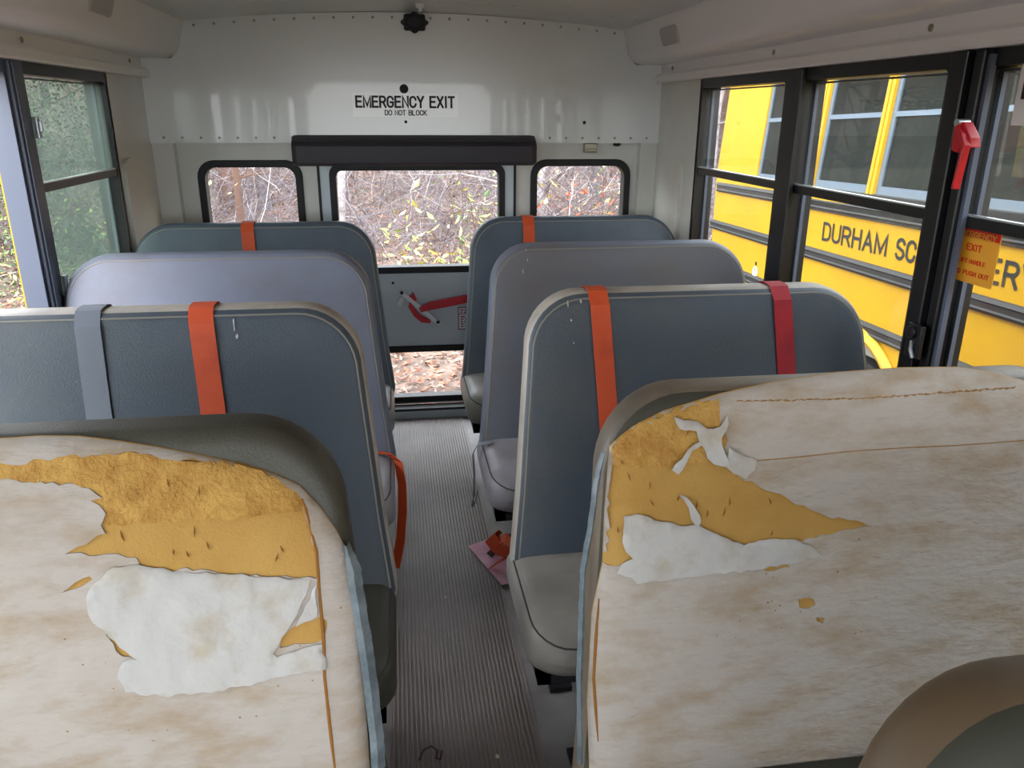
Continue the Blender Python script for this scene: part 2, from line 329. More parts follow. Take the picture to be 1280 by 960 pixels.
# side walls with window openings
POST = {1: [2.476-.786*k for k in range(0, 6)], -1: [2.548-.745*k for k in range(0, 6)]}
END = {1: 3.26, -1: 3.31}
wn = 0; WIN = {}
for nm, s in (('right', 1), ('left', -1)):
    mb = MB()
    def bx(a, b, y0, y1, z0, z1): mb.box(*sorted((s*a, s*b)), y0, y1, z0, z1)
    fl = POST[s][-1]
    for a, b, mi in ((1.15, 1.20, 0), (1.2, 1.22, 1)):
        mb.mi = mi
        bx(a, b, YF, YR, -.15, .74); bx(a, b, END[s], YR, .74, 1.66); bx(a, b, YF, YR, 1.612, 1.68)
        for p in POST[s]: bx(a, b, p-.045, p+.045, .74, 1.66)
    mb.mi = 0
    bx(1.15, 1.2, YF, YF+.25, .74, 1.66)
    # raised rounded panel beside the rear window
    if s > 0: pan = rrect(3.40, 3.50, .80, 1.275, .045)
    else: pan = rrect(3.345, 3.50, .80, 1.30, .06)
    mb.prism(pan, 1.136, 1.15, lambda u, v, w: (s*w, u, v))
    struct('wall_'+nm, mb, [M['paint'], M['yellow']], smooth=False)
    edges = [END[s]]+[q for p in POST[s] for q in (p+.045, p-.045)]
    for k in range(len(POST[s])):
        y1, y0 = edges[2*k], edges[2*k+1]
        wn += 1; W = empty('window_%d' % wn, (s*1.16, (y0+y1)/2, 1.17)); W['kind'] = 'structure'; WIN[(s, k)] = W
        h = (y1-y0)/2; bot, top = -.43, .442; XW = lambda u, v, w: (s*w, u, v)
        fr = .014
        m = MB(); plate(m, [(-h-.015, bot), (h+.015, bot), (h+.015, top+.01), (-h-.015, top+.01)], [rrect(-h+fr, h-fr, bot+.03, top-.035, .012, 3)], XW, -.010, .05 if s < 0 and k == 1 else .064)
        openw = (s < 0 and k == 1)
        m.build('window_frame', M['bluegrey'] if openw else M['black'], W, smooth=False)  # open window's frame coloured as its lit face, the others black
        openw = (s < 0 and k == 1)
        zs = .085 if not openw else -.30
        if openw:
            m = MB(); m.box(*sorted((s*.0, s*.02)), -h+fr, h-fr, -.30, -.27); m.build('sash_bar', M['black'], W, smooth=False)
            m = MB(); m.box(*sorted((s*.012, s*.016)), -h+fr, h-fr, -.42, -.30); m.build('glass_pane', M['glass_clear'], W, smooth=False)
        else:
            m = MB(); m.box(*sorted((s*-.006, s*.022)), -h+fr-.01, h-fr+.01, zs-.013, zs+.012); m.mi = 1
            m.box(*sorted((s*-.006, s*.01)), -h+fr, h-fr, zs+.012, zs+.016)
            m.build('sash_bar', [M['black'], M['alu']], W, smooth=False)
            gm = M['glass_green'] if (s < 0 and k == 0) else M['glass_right']
            m = MB(); m.box(*sorted((s*.004, s*.008)), -h+fr-.01, h-fr+.01, zs, top-.04); m.build('upper_glass', gm, W, smooth=False)
            m = MB(); m.box(*sorted((s*.022, s*.026)), -h+fr-.01, h-fr+.01, bot+.02, zs); m.build('lower_glass', gm, W, smooth=False)
            m = MB()
            plate(m, [(-h+fr-.004, bot+.02), (h-fr+.004, bot+.02), (h-fr+.004, top-.04), (-h+fr-.004, top-.04)], [[(-h+fr+.012, bot+.04), (h-fr-.012, bot+.04), (h-fr-.012, top-.045), (-h+fr+.012, top-.045)]], XW, .027, .038)
            m.build('outer_sash', M['bluegrey'], W, smooth=False)  # bluish reflections on the sash put into its colour
# left post cover, blue grey, with two latches; black post covers on the right
mb = MB(); mb.box(-1.152, -1.140, 2.505, 2.592, .74, 1.61); mb.box(-1.140, -1.134, 2.515, 2.545, .74, 1.61)
struct('trim_6', mb, M['bluegrey'], smooth=False, bevel=.003)['label'] = 'blue grey post cover between the two rear left windows'
for i, (y, z) in enumerate(((2.588, 1.43), (2.588, .965))):
    m = MB(); m.box(-1.135, -1.122, y-.012, y+.012, z-.03, z+.03); m.box(-1.122, -1.114, y-.005, y+.005, z-.012, z+.02)
    o = m.build('window_latch', M['alu'], bevel=.002, smooth=False)
    tag(o, ('upper' if i == 0 else 'lower')+' small silver latch on the blue grey left window post', 'latch')
mb = MB(); mb.box(1.135, 1.152, 2.405, 2.495, .74, 1.61)
mb.box(1.120, 1.152, 1.655, 1.705, .74, 1.61); mb.box(1.130, 1.152, 1.615, 1.642, .74, 1.61)
for k in range(2, 6):
    p = POST[1][k]; mb.box(1.135, 1.152, p-.05, p+.05, .74, 1.61)
struct('trim_7', mb, M['black'], smooth=False, bevel=.003)['label'] = 'black post covers between the right windows'
mb = MB(); mb.box(1.14, 1.153, 1.643, 1.654, .74, 1.60); mb.box(1.14, 1.153, 1.603, 1.614, .74, 1.60)
struct('trim_8', mb, M['bluegrey'], smooth=False)['label'] = 'thin grey strips beside the emergency window post'

# rear wall: header panel, lower wall with windows, door posts
RW = 3.84
mb = MB()
holes = [rrect(-.97, -.535, .72, 1.255, .065), rrect(.56, 1.025, .72, 1.255, .065), [(-.455, .02), (.475, .02), (.475, 1.30), (-.455, 1.30)]]
plate(mb, [(-1.2, -.15), (1.2, -.15), (1.2, 1.9), (-1.2, 1.9)], holes, XZ, RW, RW+.05)
mb.box(-1.15, -1.06, RW-.05, RW, 0, 1.345); mb.box(1.07, 1.15, RW-.05, RW, 0, 1.345)
struct('wall_rear', mb, M['paint'], smooth=False)
mb = MB(); bot = 1.345
top = [(.955, 1.84)]+[(x, 1.888-.052*(x/.96)**2) for x in [i/10*.95 for i in range(9, -10, -1)]]+[(-.955, 1.84)]
out = [(-1.15, bot), (1.15, bot), (1.15, 1.69), (1.02, 1.69), (.985, 1.73)]+top+[(-.985, 1.73), (-1.02, 1.69), (-1.15, 1.69)]
plate(mb, out, [], XZ, 3.775, 3.80); mb.box(-1.15, 1.15, 3.79, 3.84, bot, bot+.02)
mb.mi = 1
for i in range(-14, 15):
    x = i*.078; mb.disc((x, 3.775, 1.368), .006, (0, -1, 0), .004, 8)
for i in range(-11, 12):
    x = i*.083; mb.disc((x, 3.775, 1.868-.052*(x/.96)**2), .006, (0, -1, 0), .004, 8)
mb.mi = 2
for x, z, r in ((-.043, 1.577, .02), (-.04, 1.437, .007), (.787, 1.437, .008)): mb.disc((x, 3.775, z), r, (0, -1, 0), .002)
o = struct('trim_9', mb, [M['header'], M['screw'], M['ink']]); o['label'] = 'glossy header panel over the rear door'
# sticker with the lettering
st = empty('emergency_exit_sign', (-.038, 3.773, 1.51)); tag(st, 'white strip above the rear door reading emergency exit do not block', 'sign')
m = MB(); m.box(-.235, .235, -.001, .001, -.052, .048); m.build('sign_backing', M['sticker'], st, smooth=False)
text('EMERGENCY EXIT', .052, .435, M['ink'], 'sign_lettering', facing_front(0, -.0015, .012), st, wt=.17)
text('DO NOT BLOCK', .024, .185, M['ink'], 'sign_lettering', facing_front(0, -.0015, -.034), st, wt=.17)
# round scalloped black speaker vent
sv = empty('round_vent', (.013, 3.774, 1.848)); tag(sv, 'black scalloped round vent high on the rear header panel', 'vent')
m = MB(); pts = [((.056+.005*math.cos(8*a))*math.cos(a), (.040+.004*math.cos(8*a))*math.sin(a)) for a in [2*PI*i/64 for i in range(64)]]
m.prism(pts, 0, -.018, XZ); m.build('vent_rim', M['rubber'], sv, bevel=.003)
m = MB(); pts = [(.038*math.cos(2*PI*i/32), .027*math.sin(2*PI*i/32)) for i in range(32)]; m.prism(pts, -.018, -.026, XZ)
m.build('vent_cap', M['rubber'], sv, bevel=.004)
# ceiling fitting
m = MB(); m.tube([(.03, 3.5, 1.89), (.03, 3.5, 1.875)], [.02, .016], 14); m.tube([(.03, 3.5, 1.875), (.03, 3.5, 1.862)], [.009, .006], 10)
o = m.build('ceiling_plug', M['white']); tag(o, 'small white plug on the ceiling in front of the rear header', 'plug')

# rear side windows
for i, (a, b, side) in enumerate(((-.97, -.535, 'left'), (.56, 1.025, 'right'))):
    wn += 1; W = empty('window_%d' % wn, ((a+b)/2, RW, 1.0)); W['kind'] = 'structure'; c = (a+b)/2; h = (b-a)/2
    m = MB(); plate(m, rrect(-h-.014, h+.014, -.294, .269, .075), [rrect(-h+.018, h-.018, -.262, .237, .05)], XZ, -.014, .055); m.build('window_gasket', M['rubber'], W, bevel=.004)
    m = MB(); plate(m, rrect(-h+.01, h-.01, -.27, .245, .05), [], XZ, .02, .025); m.build('window_glass', M['glass_clear'], W, smooth=False)
# emergency door
D = empty('door_1', (.01, RW, 0)); D['kind'] = 'structure'
m = MB(); plate(m, [(-.455, .055), (.455, .055), (.455, 1.29), (-.455, 1.29)], [rrect(-.395, .395, .755, 1.235, .035), rrect(-.395, .395, .085, .35, .03)], XZ, -.012, .04)
m.build('door_leaf', M['door'], D, smooth=False, bevel=.003)
m = MB(); m.box(-.464, -.452, -.016, .03, .05, 1.3); m.box(.452, .464, -.016, .03, .05, 1.3); m.build('door_seal', M['rubber'], D, smooth=False)
for z0, z1, nm in ((.755, 1.235, 'upper'), (.085, .35, 'lower')):
    m = MB(); plate(m, rrect(-.41, .41, z0-.018, z1+.018, .05), [rrect(-.38, .38, z0+.014, z1-.014, .03)], XZ, -.024, .045); m.build('glass_gasket', M['rubber'], D, bevel=.004)
    m = MB(); plate(m, rrect(-.39, .39, z0, z1, .03), [], XZ, .015, .02); m.build('door_glass', M['glass_clear'], D, smooth=False)
m = MB(); m.box(-.5, .5, -.08, .0, .0, .045); m.mi = 1; m.box(-.48, .48, -.09, -.02, .045, .058); m.build('threshold', [M['door'], M['rubber']], D, smooth=False)
# handle mechanism on the door (local x = bus x - .01)
def onDoor(pts): return [(x-.01, z) for x, z in pts]
HD = MB()
HD.prism(onDoor([(-.012, .575), (.0, .55), (.235, .592), (.40, .615), (.40, .645), (.22, .63), (.05, .60)]), -.06, -.045, XZ)
m = HD.build('red_release_bar', M['redpaint'], D, bevel=.003, smooth=False); m['label'] = 'red release bar'
m = MB(); m.prism(onDoor([(-.052, .60), (-.03, .565), (.0, .53), (.045, .505), (.045, .492), (.0, .498), (-.035, .53), (-.06, .575)]), -.058, -.03, XZ)
m.prism(onDoor([(-.065, .612), (-.035, .648), (-.018, .612), (-.035, .590)]), -.056, -.03, XZ); m.build('handle_blade', M['redpaint'], D, bevel=.002, smooth=False)['label'] = 'red handle blade'
m = MB(); m.ribbon([(-.105, -.05, .648), (-.07, -.055, .622), (.055, -.055, .51), (.085, -.045, .485)], .02, .008, Vector((.7, 0, .7)))
m.prism(onDoor([(-.115, .60), (-.095, .625), (-.08, .62), (-.09, .59), (-.105, .578)]), -.052, -.02, XZ)
m.build('latch_link', M['white'], D, smooth=False)['label'] = 'white latch link'
m = MB(); m.disc((-.10, -.05, .648), .009, (0, -1, 0), .01); m.disc((.072, -.05, .497), .009, (0, -1, 0), .01); m.disc((-.14, -.013, .69), .007, (0, -1, 0), .004); m.build('link_bolt', M['leg'], D)
lb = MB(); lb.box(.175, .33, -.0145, -.0125, .445, .56); lb = lb.build('instruction_label', M['sticker'], D, smooth=False)
m = MB()
for a, b, c, d in ((.175, .33, .445, .449), (.175, .33, .556, .56), (.175, .179, .445, .56), (.326, .33, .445, .56), (.175, .33, .522, .525)): m.box(a, b, -.0158, -.0145, c, d)
for z in (.545, .533, .51, .498, .486, .474, .462):
    x = .188
    while x < .31:
        l = R_.uniform(.008, .024); m.box(x, min(x+l, .318), -.0156, -.0145, z-.003, z+.003); x += l+.007
m.build('label_lettering', M['maroon'], lb, smooth=False)
# padded bar over the door
pb = empty('padded_head_bar', (.003, 3.775, 1.25)); tag(pb, 'long dark padded vinyl bar across the top of the rear emergency door', 'padding')
m = MB(); sec = [(0, .005), (-.085, .0), (-.10, .012), (-.10, .085), (-.085, .105), (-.02, .13), (0, .13)]
xs = [(-.548, .72, .05), (-.545, .86, .02), (-.525, 1, 0), (.525, 1, 0), (.545, .86, .02), (.548, .72, .05)]; vs = []; fs = []
for x, k, dz in xs: vs += [(x, y*k, .065+(z-.065)*(1-dz*2)) for y, z in sec]
for i in range(len(xs)-1):
    for j in range(7): fs.append((i*7+j, i*7+(j+1) % 7, (i+1)*7+(j+1) % 7, (i+1)*7+j))
fs += [tuple(range(7)), tuple(range(35, 42))]; m.add(vs, fs); m.build('pad_cover', M['visor'], pb, bevel=.006)
m = MB(); m.tube([(-.52, -.087, .106), (.52, -.087, .106)], .0022, 6); m.build('pad_seam', M['stitch'], pb)
# small bracket and buzzer at the header's lower edge
m = MB(); m.box(.80, .86, 3.80, 3.835, 1.30, 1.343); m.box(.805, .855, 3.79, 3.80, 1.305, 1.32)
o = m.build('wall_bracket', M['screw'], bevel=.003, smooth=False); tag(o, 'small metal bracket under the header panel above the right rear window', 'bracket')
m = MB(); m.tube([(.955, 3.80, 1.345), (.955, 3.80, 1.335), (.955, 3.80, 1.33)], [.02, .018, .01], 12)
o = m.build('rubber_bumper', M['rubber']); tag(o, 'black rubber button under the header panel near the right corner', 'bumper')

# front bulkhead with windshield opening, behind the camera
mb = MB(); plate(mb, [(-1.2, -.15), (1.2, -.15), (1.2, 1.98), (-1.2, 1.98)], [rrect(-1.08, 1.08, .75, 1.80, .08)], XZ, YF-.05, YF)
struct('wall_front', mb, M['paint'], smooth=False)
wn += 1; W = empty('window_%d' % wn, (0, YF-.02, 1.27)); W['kind'] = 'structure'
m = MB(); plate(m, rrect(-1.08, 1.08, -.52, .53, .08), [], XZ, 0, .005); m.build('windshield_glass', M['glass_clear'], W, smooth=False)

# red window handle, latch, stickers on the right side
XR = lambda u, v, w: (w, u, v)
rh = empty('emergency_window_handle', (1.118, 1.580, 1.414)); tag(rh, 'red bent emergency window handle on the black right post', 'handle')
m = MB(); m.prism([(.045, .045), (.02, .052), (-.012, .02), (-.018, .0), (.005, .004), (.02, -.012), (.04, -.008)], -.022, .004, XR); m.build('handle_bracket', M['redpaint'], rh, bevel=.003, smooth=False)
m = MB(); m.ribbon([(-.022, .026, .044), (-.026, .004, .026), (-.028, -.014, .004), (-.028, -.010, -.03), (-.028, -.004, -.085)], .017, .008); m.build('handle_grip', M['redpaint'], rh, bevel=.002, smooth=False)
m = MB(); m.tube([(-.028, .03, .05), (.0, .03, .05)], .008, 10); m.build('pivot_bolt', M['alu'], rh)
wl = empty('window_release_catch', (1.118, 1.672, .96)); tag(wl, 'small black and silver catch low on the black right window post', 'catch')
m = MB(); m.box(-.012, .0, -.05, .0, -.03, .05); m.tube([(-.02, -.02, .03), (0, -.02, .03)], .016, 12); m.build('catch_body', M['leg'], wl, bevel=.002)
m = MB(); m.ribbon([(-.016, -.028, .012), (-.02, -.034, -.01), (-.016, -.04, -.028)], .010, .004); m.build('catch_lever', M['alu'], wl, smooth=False)
def facing_left(x, y, z): return Matrix.Translation((x, y, z)) @ Matrix(((0, 0, -1, 0), (-1, 0, 0, 0), (0, 1, 0, 0), (0, 0, 0, 1)))
sk = empty('emergency_sticker', (1.172, 1.585, 1.183)); tag(sk, 'orange sticker with red emergency exit lettering on the right window glass', 'sticker')
m = MB(); m.box(-.001, .001, -.073, .073, -.062, .062); m.build('sticker_backing', M['osticker'], sk, smooth=False)
m = MB(); m.box(-.003, -.0012, -.073, .073, .038, .062); m.build('sticker_band', M['redink'], sk, smooth=False)
text('EMERGENCY', .014, .125, M['osticker'], 'sticker_lettering', facing_left(-.0032, 0, .045), sk)
for b, z, h, wd in (('EXIT', .017, .016, .045), ('LIFT HANDLE', -.014, .010, .085), ('AND PUSH OUT', -.040, .011, .12)): text(b, h, wd, M['redink'], 'sticker_lettering', facing_left(-.0012, 0, z), sk)
ws = empty('window_notice', (1.158, 1.475, 1.53)); tag(ws, 'white notice with a black block on the right window at the picture edge', 'sticker')
m = MB(); m.box(-.001, .001, -.06, .06, -.07, .05); m.build('notice_backing', M['sticker'], ws, smooth=False)
m = MB(); m.box(-.0025, -.001, -.055, .045, -.02, .035); m.build('notice_block', M['ink'], ws, smooth=False)
# light portals in the openings (guide the daylight only)
def portal(x, y, z, sx, sy, d):
    l = bpy.data.lights.new('portal', 'AREA'); l.shape = 'RECTANGLE'; l.size = sx; l.size_y = sy; l.cycles.is_portal = True
    o = bpy.data.objects.new('daylight_portal', l); COL.objects.link(o); o.location = (x, y, z); o.rotation_euler = Vector(d).to_track_quat('-Z', 'Y').to_euler()
portal(0, YF-.06, 1.27, 2.1, 1.0, (0, 1, 0))
portal(0, RW+.06, .68, 2.1, 1.25, (0, -1, 0))
for s in (1, -1): 
    l = bpy.data.lights.new('portal', 'AREA'); l.shape = 'RECTANGLE'; l.size = 5.0; l.size_y = .9; l.cycles.is_portal = True
    o = bpy.data.objects.new('daylight_portal', l); COL.objects.link(o); o.location = (s*1.24, 1.0, 1.17)
    o.matrix_world = Matrix.Translation((s*1.24, 1.0, 1.17)) @ Matrix(((0, 0, s, 0), (1, 0, 0, 0), (0, 1, 0, 0), (0, 0, 0, 1)))

# ------------------------------------------------------------------ seats
TA = .30
def shell(mb, prof, t, re, fn, bulge=0.0, ins=(.06, .12, .19)):
    """closed cushion: prof(inset)->outline; rings from front (-t/2) to back (+t/2), rounded edge re; material 1 on the edge band"""
    rings = []
    for d in reversed(ins): rings.append((re+d, -t/2-bulge*(1 if d > ins[0] else .6), 0))
    for k in range(0, 6):
        a = PI/2*k/5; rings.append((re*(1-math.sin(a)), -t/2+re*(1-math.cos(a)) if k else -t/2, 0 if k < 3 else 1))
    for k in range(5, -1, -1):
        a = PI/2*k/5; rings.append((re*(1-math.sin(a)), t/2-re*(1-math.cos(a)), 1 if k >= 3 else 0))
    for d in ins: rings.append((re+d, t/2+bulge*(1 if d > ins[0] else .6), 0))
    vs = []; fs = []; ms = []; n = None
    for i, (ins_, y, mi) in enumerate(rings):
        p = prof(ins_); n = len(p); vs += [fn(u, v, y) for u, v in p]
        if i:
            a = (i-1)*n; b = i*n
            for k in range(n): fs.append((a+k, a+(k+1) % n, b+(k+1) % n, b+k)); ms.append(1 if (mi and rings[i-1][2]) else 0)
    fs.append(tuple(range(n))); ms.append(0); fs.append(tuple(range((len(rings)-1)*n, len(rings)*n))); ms.append(0)
    k = len(mb.v); mb.v += [tuple(v) for v in vs]; mb.f += [tuple(i+k for i in f) for f in fs]; mb.m += ms
def back_profile(half, ztop, zbot, r, taper=.10):
    def prof(i):
        out = []
        def hw(z): return half+(.9-z)*taper-i
        zt, zb = ztop-i, zbot+i; rt = max(r-i*.6, .02); rb = max(.05-i*.3, .01); N = 10
        for sgn in (1, -1):
            seq = []
            for k in range(5):
                a = -PI/2+PI/2*k/4; z = zb+rb+rb*math.sin(a); seq.append((hw(zb)-rb+rb*math.cos(a), z))
            for f in (.33, .66): z = zb+rb+(zt-rt-zb-rb)*f; seq.append((hw(z), z))
            for k in range(N+1):
                a = PI/2*k/N; z = zt-rt+rt*math.sin(a); seq.append((hw(zt-rt)-rt+rt*math.cos(a), z))
            for f in (.66, .33): seq.append(((hw(zt-rt)-rt)*f, zt))
            out += seq if sgn == 1 else [(-u, z) for u, z in reversed(seq)]
        return out
    return prof
def seat_front_y(z, off=0): return -.065+(z-1.05)*TA-off     # relative to the seat's own y
def make_seat(cx, y, face, side, label, ztop=1.05, half=.462, straps=(), cushion=None, strapback=False, thick=.085, piping=True, re=.026):
    S = empty('bus_seat', (cx, y, 0)); tag(S, label, 'bus seat', 'high backed bench seats of the bus')
    fn = lambda u, v, w: (u, -.065+thick/2+w+(v-1.05)*TA, v)
    m = MB(); shell(m, back_profile(half, ztop, .34, .145), thick, re, fn, .004)
    b = m.build('backrest', [face, side], S, angle=60)
    p = back_profile(half, ztop, .34, .145)(.016)
    if piping: m = MB(); m.tube([fn(u, v, -thick/2+.003) for u, v in p], .0028, 6, closed=True); m.build('piping', M['piping'], b)
    # cushion
    cm = cushion or M['taupe']
    def cprof(i):
        h = .525-i; out = []
        yf, yb = -.60+i, -.17-i; r = max(.09-i*.5, .02); rb = max(.03-i*.3, .01)
        for a0, cx_, cy_, rr in ((180, -h+r, yf+r, r), (270, h-r, yf+r, r), (0, h-rb, yb-rb, rb), (90, -h+rb, yb-rb, rb)):
            for k in range(7):
                a = math.radians(a0+15*k); out.append((cx_+rr*math.cos(a), cy_+rr*math.sin(a)))
        return out
    def cfn(u, v, w):
        k = (v+.60)/.43; z = .350+w*1.0+(.02 if w > 0 else -.01)*(1-k); 
        if w > 0: z += .0
        fb = max(0, 1-(v+.60)/.14); return (u, v, z-fb*fb*.04*(1 if w > 0 else -.6))
    m = MB(); shell(m, cprof, .12, .045, cfn, .006, (.05, .1, .16)); c = m.build('seat_cushion', [cm, cm], S, angle=70)
    for sgn in (1, -1):
        pts = [cfn(sgn*(.525-.05*(1-math.cos(a))-.002), v, 0.075*0+.0) for v in (0,) for a in (0,)]
    pp = cprof(.012); m = MB(); m.tube([cfn(u, v, .046) for u, v in pp], .0022, 5, closed=True); m.build('cushion_seam', M['stitch'], c)
    # frame: rail and legs
    m = MB(); m.box(-.50, .50, -.54, -.50, .255, .28); m.box(-.50, .50, -.26, -.22, .255, .28); m.box(-.5, -.47, -.54, -.22, .255, .28); m.box(.47, .5, -.54, -.22, .255, .28); m.build('seat_frame', M['leg'], S, smooth=False)
    a = -1 if cx > 0 else 1
    for yy in (-.52, -.24):
        m = MB(); m.tube([(a*.38, yy, .265), (a*.385, yy, .15), (a*.385, yy, .012)], .014, 8); m.box(a*.385-.03, a*.385+.03, yy-.035, yy+.035, 0, .014); m.build('leg', M['leg'], S)
    for (x, x2, mt, nm, wd) in straps:
        path = []; o = .0035
        for z in (.36, .46, .58, .70, .84, .95, ztop-.03): path.append((x2+(x-x2)*(z-.4)/.65-cx, seat_front_y(z)-o-.004, z))
        yt = -.065+(ztop-1.05)*TA; xx = x-cx
        path += [(xx, yt-.001, ztop-.012), (xx, yt+.010, ztop+.001), (xx, yt+.03, ztop+.0045), (xx, yt+thick-.03, ztop+.0045), (xx, yt+thick-.008, ztop), (xx, yt+thick+.004, ztop-.02)]
        for z in (.9, .7, .5): path.append((xx, seat_front_y(z)+thick+.009, z))
        m = MB(); m.ribbon(path, wd, .0022); m.build(nm, mt, S, smooth=False)
    return S
XRc, XLc = .672, -.665
# right column, nearest to farthest
make_seat(XRc+.03, .49, M['green'], M['brown'], 'brown edged dark green seat top cut off at the lower right picture corner', cushion=M['taupe'], piping=False, re=.04)
s_r1 = make_seat(XRc, 1.22, M['olive'], M['tan'], 'right hand seat in front with cover torn off baring pale fleece and ochre foam', piping=False)
s_r2 = make_seat(XRc, 1.97, M['slate3'], M['taupe_lit'], 'dark slate seat on the right with an orange and a red strap over its back', straps=((.399, .43, M['orange'], 'orange_strap', .05), (.889, .915, M['red'], 'red_strap', .05)), cushion=M['taupe'])
s_r3 = make_seat(XRc, 2.73, M['grey2'], M['grey'], 'worn lavender grey seat without straps, third of the right column', cushion=M['taupe2'])
make_seat(XRc, 3.46, M['slate2'], M['slate2'], 'slate blue seat with one orange strap beneath the right rear window', straps=((.464, .458, M['orange'], 'orange_strap', .05),), cushion=M['taupe'])
# left column
s_l1 = make_seat(XLc, 1.15, M['olive'], M['olive'], 'left hand seat in front with cover torn off and a wide band of crumbling foam', half=.475, piping=False)
s_l2 = make_seat(XLc, 1.90, M['slate3'], M['taupe_lit'], 'dark slate seat on the left with a grey and an orange strap over its back', straps=((-.553, -.50, M['orange'], 'orange_strap', .055), (-.797, -.75, M['greystrap'], 'grey_strap', .055)), half=.475, cushion=M['olive'])
s_l3 = make_seat(XLc, 2.66, M['grey'], M['grey'], 'pale bluish lavender seat without back straps on the left', half=.475, cushion=M['taupe2'])
make_seat(XLc, 3.38, M['slate2'], M['slate2'], 'slate teal seat with one orange strap beneath the left rear window', straps=((-.697, -.66, M['orange'], 'orange_strap', .05),), half=.475, cushion=M['taupe'])

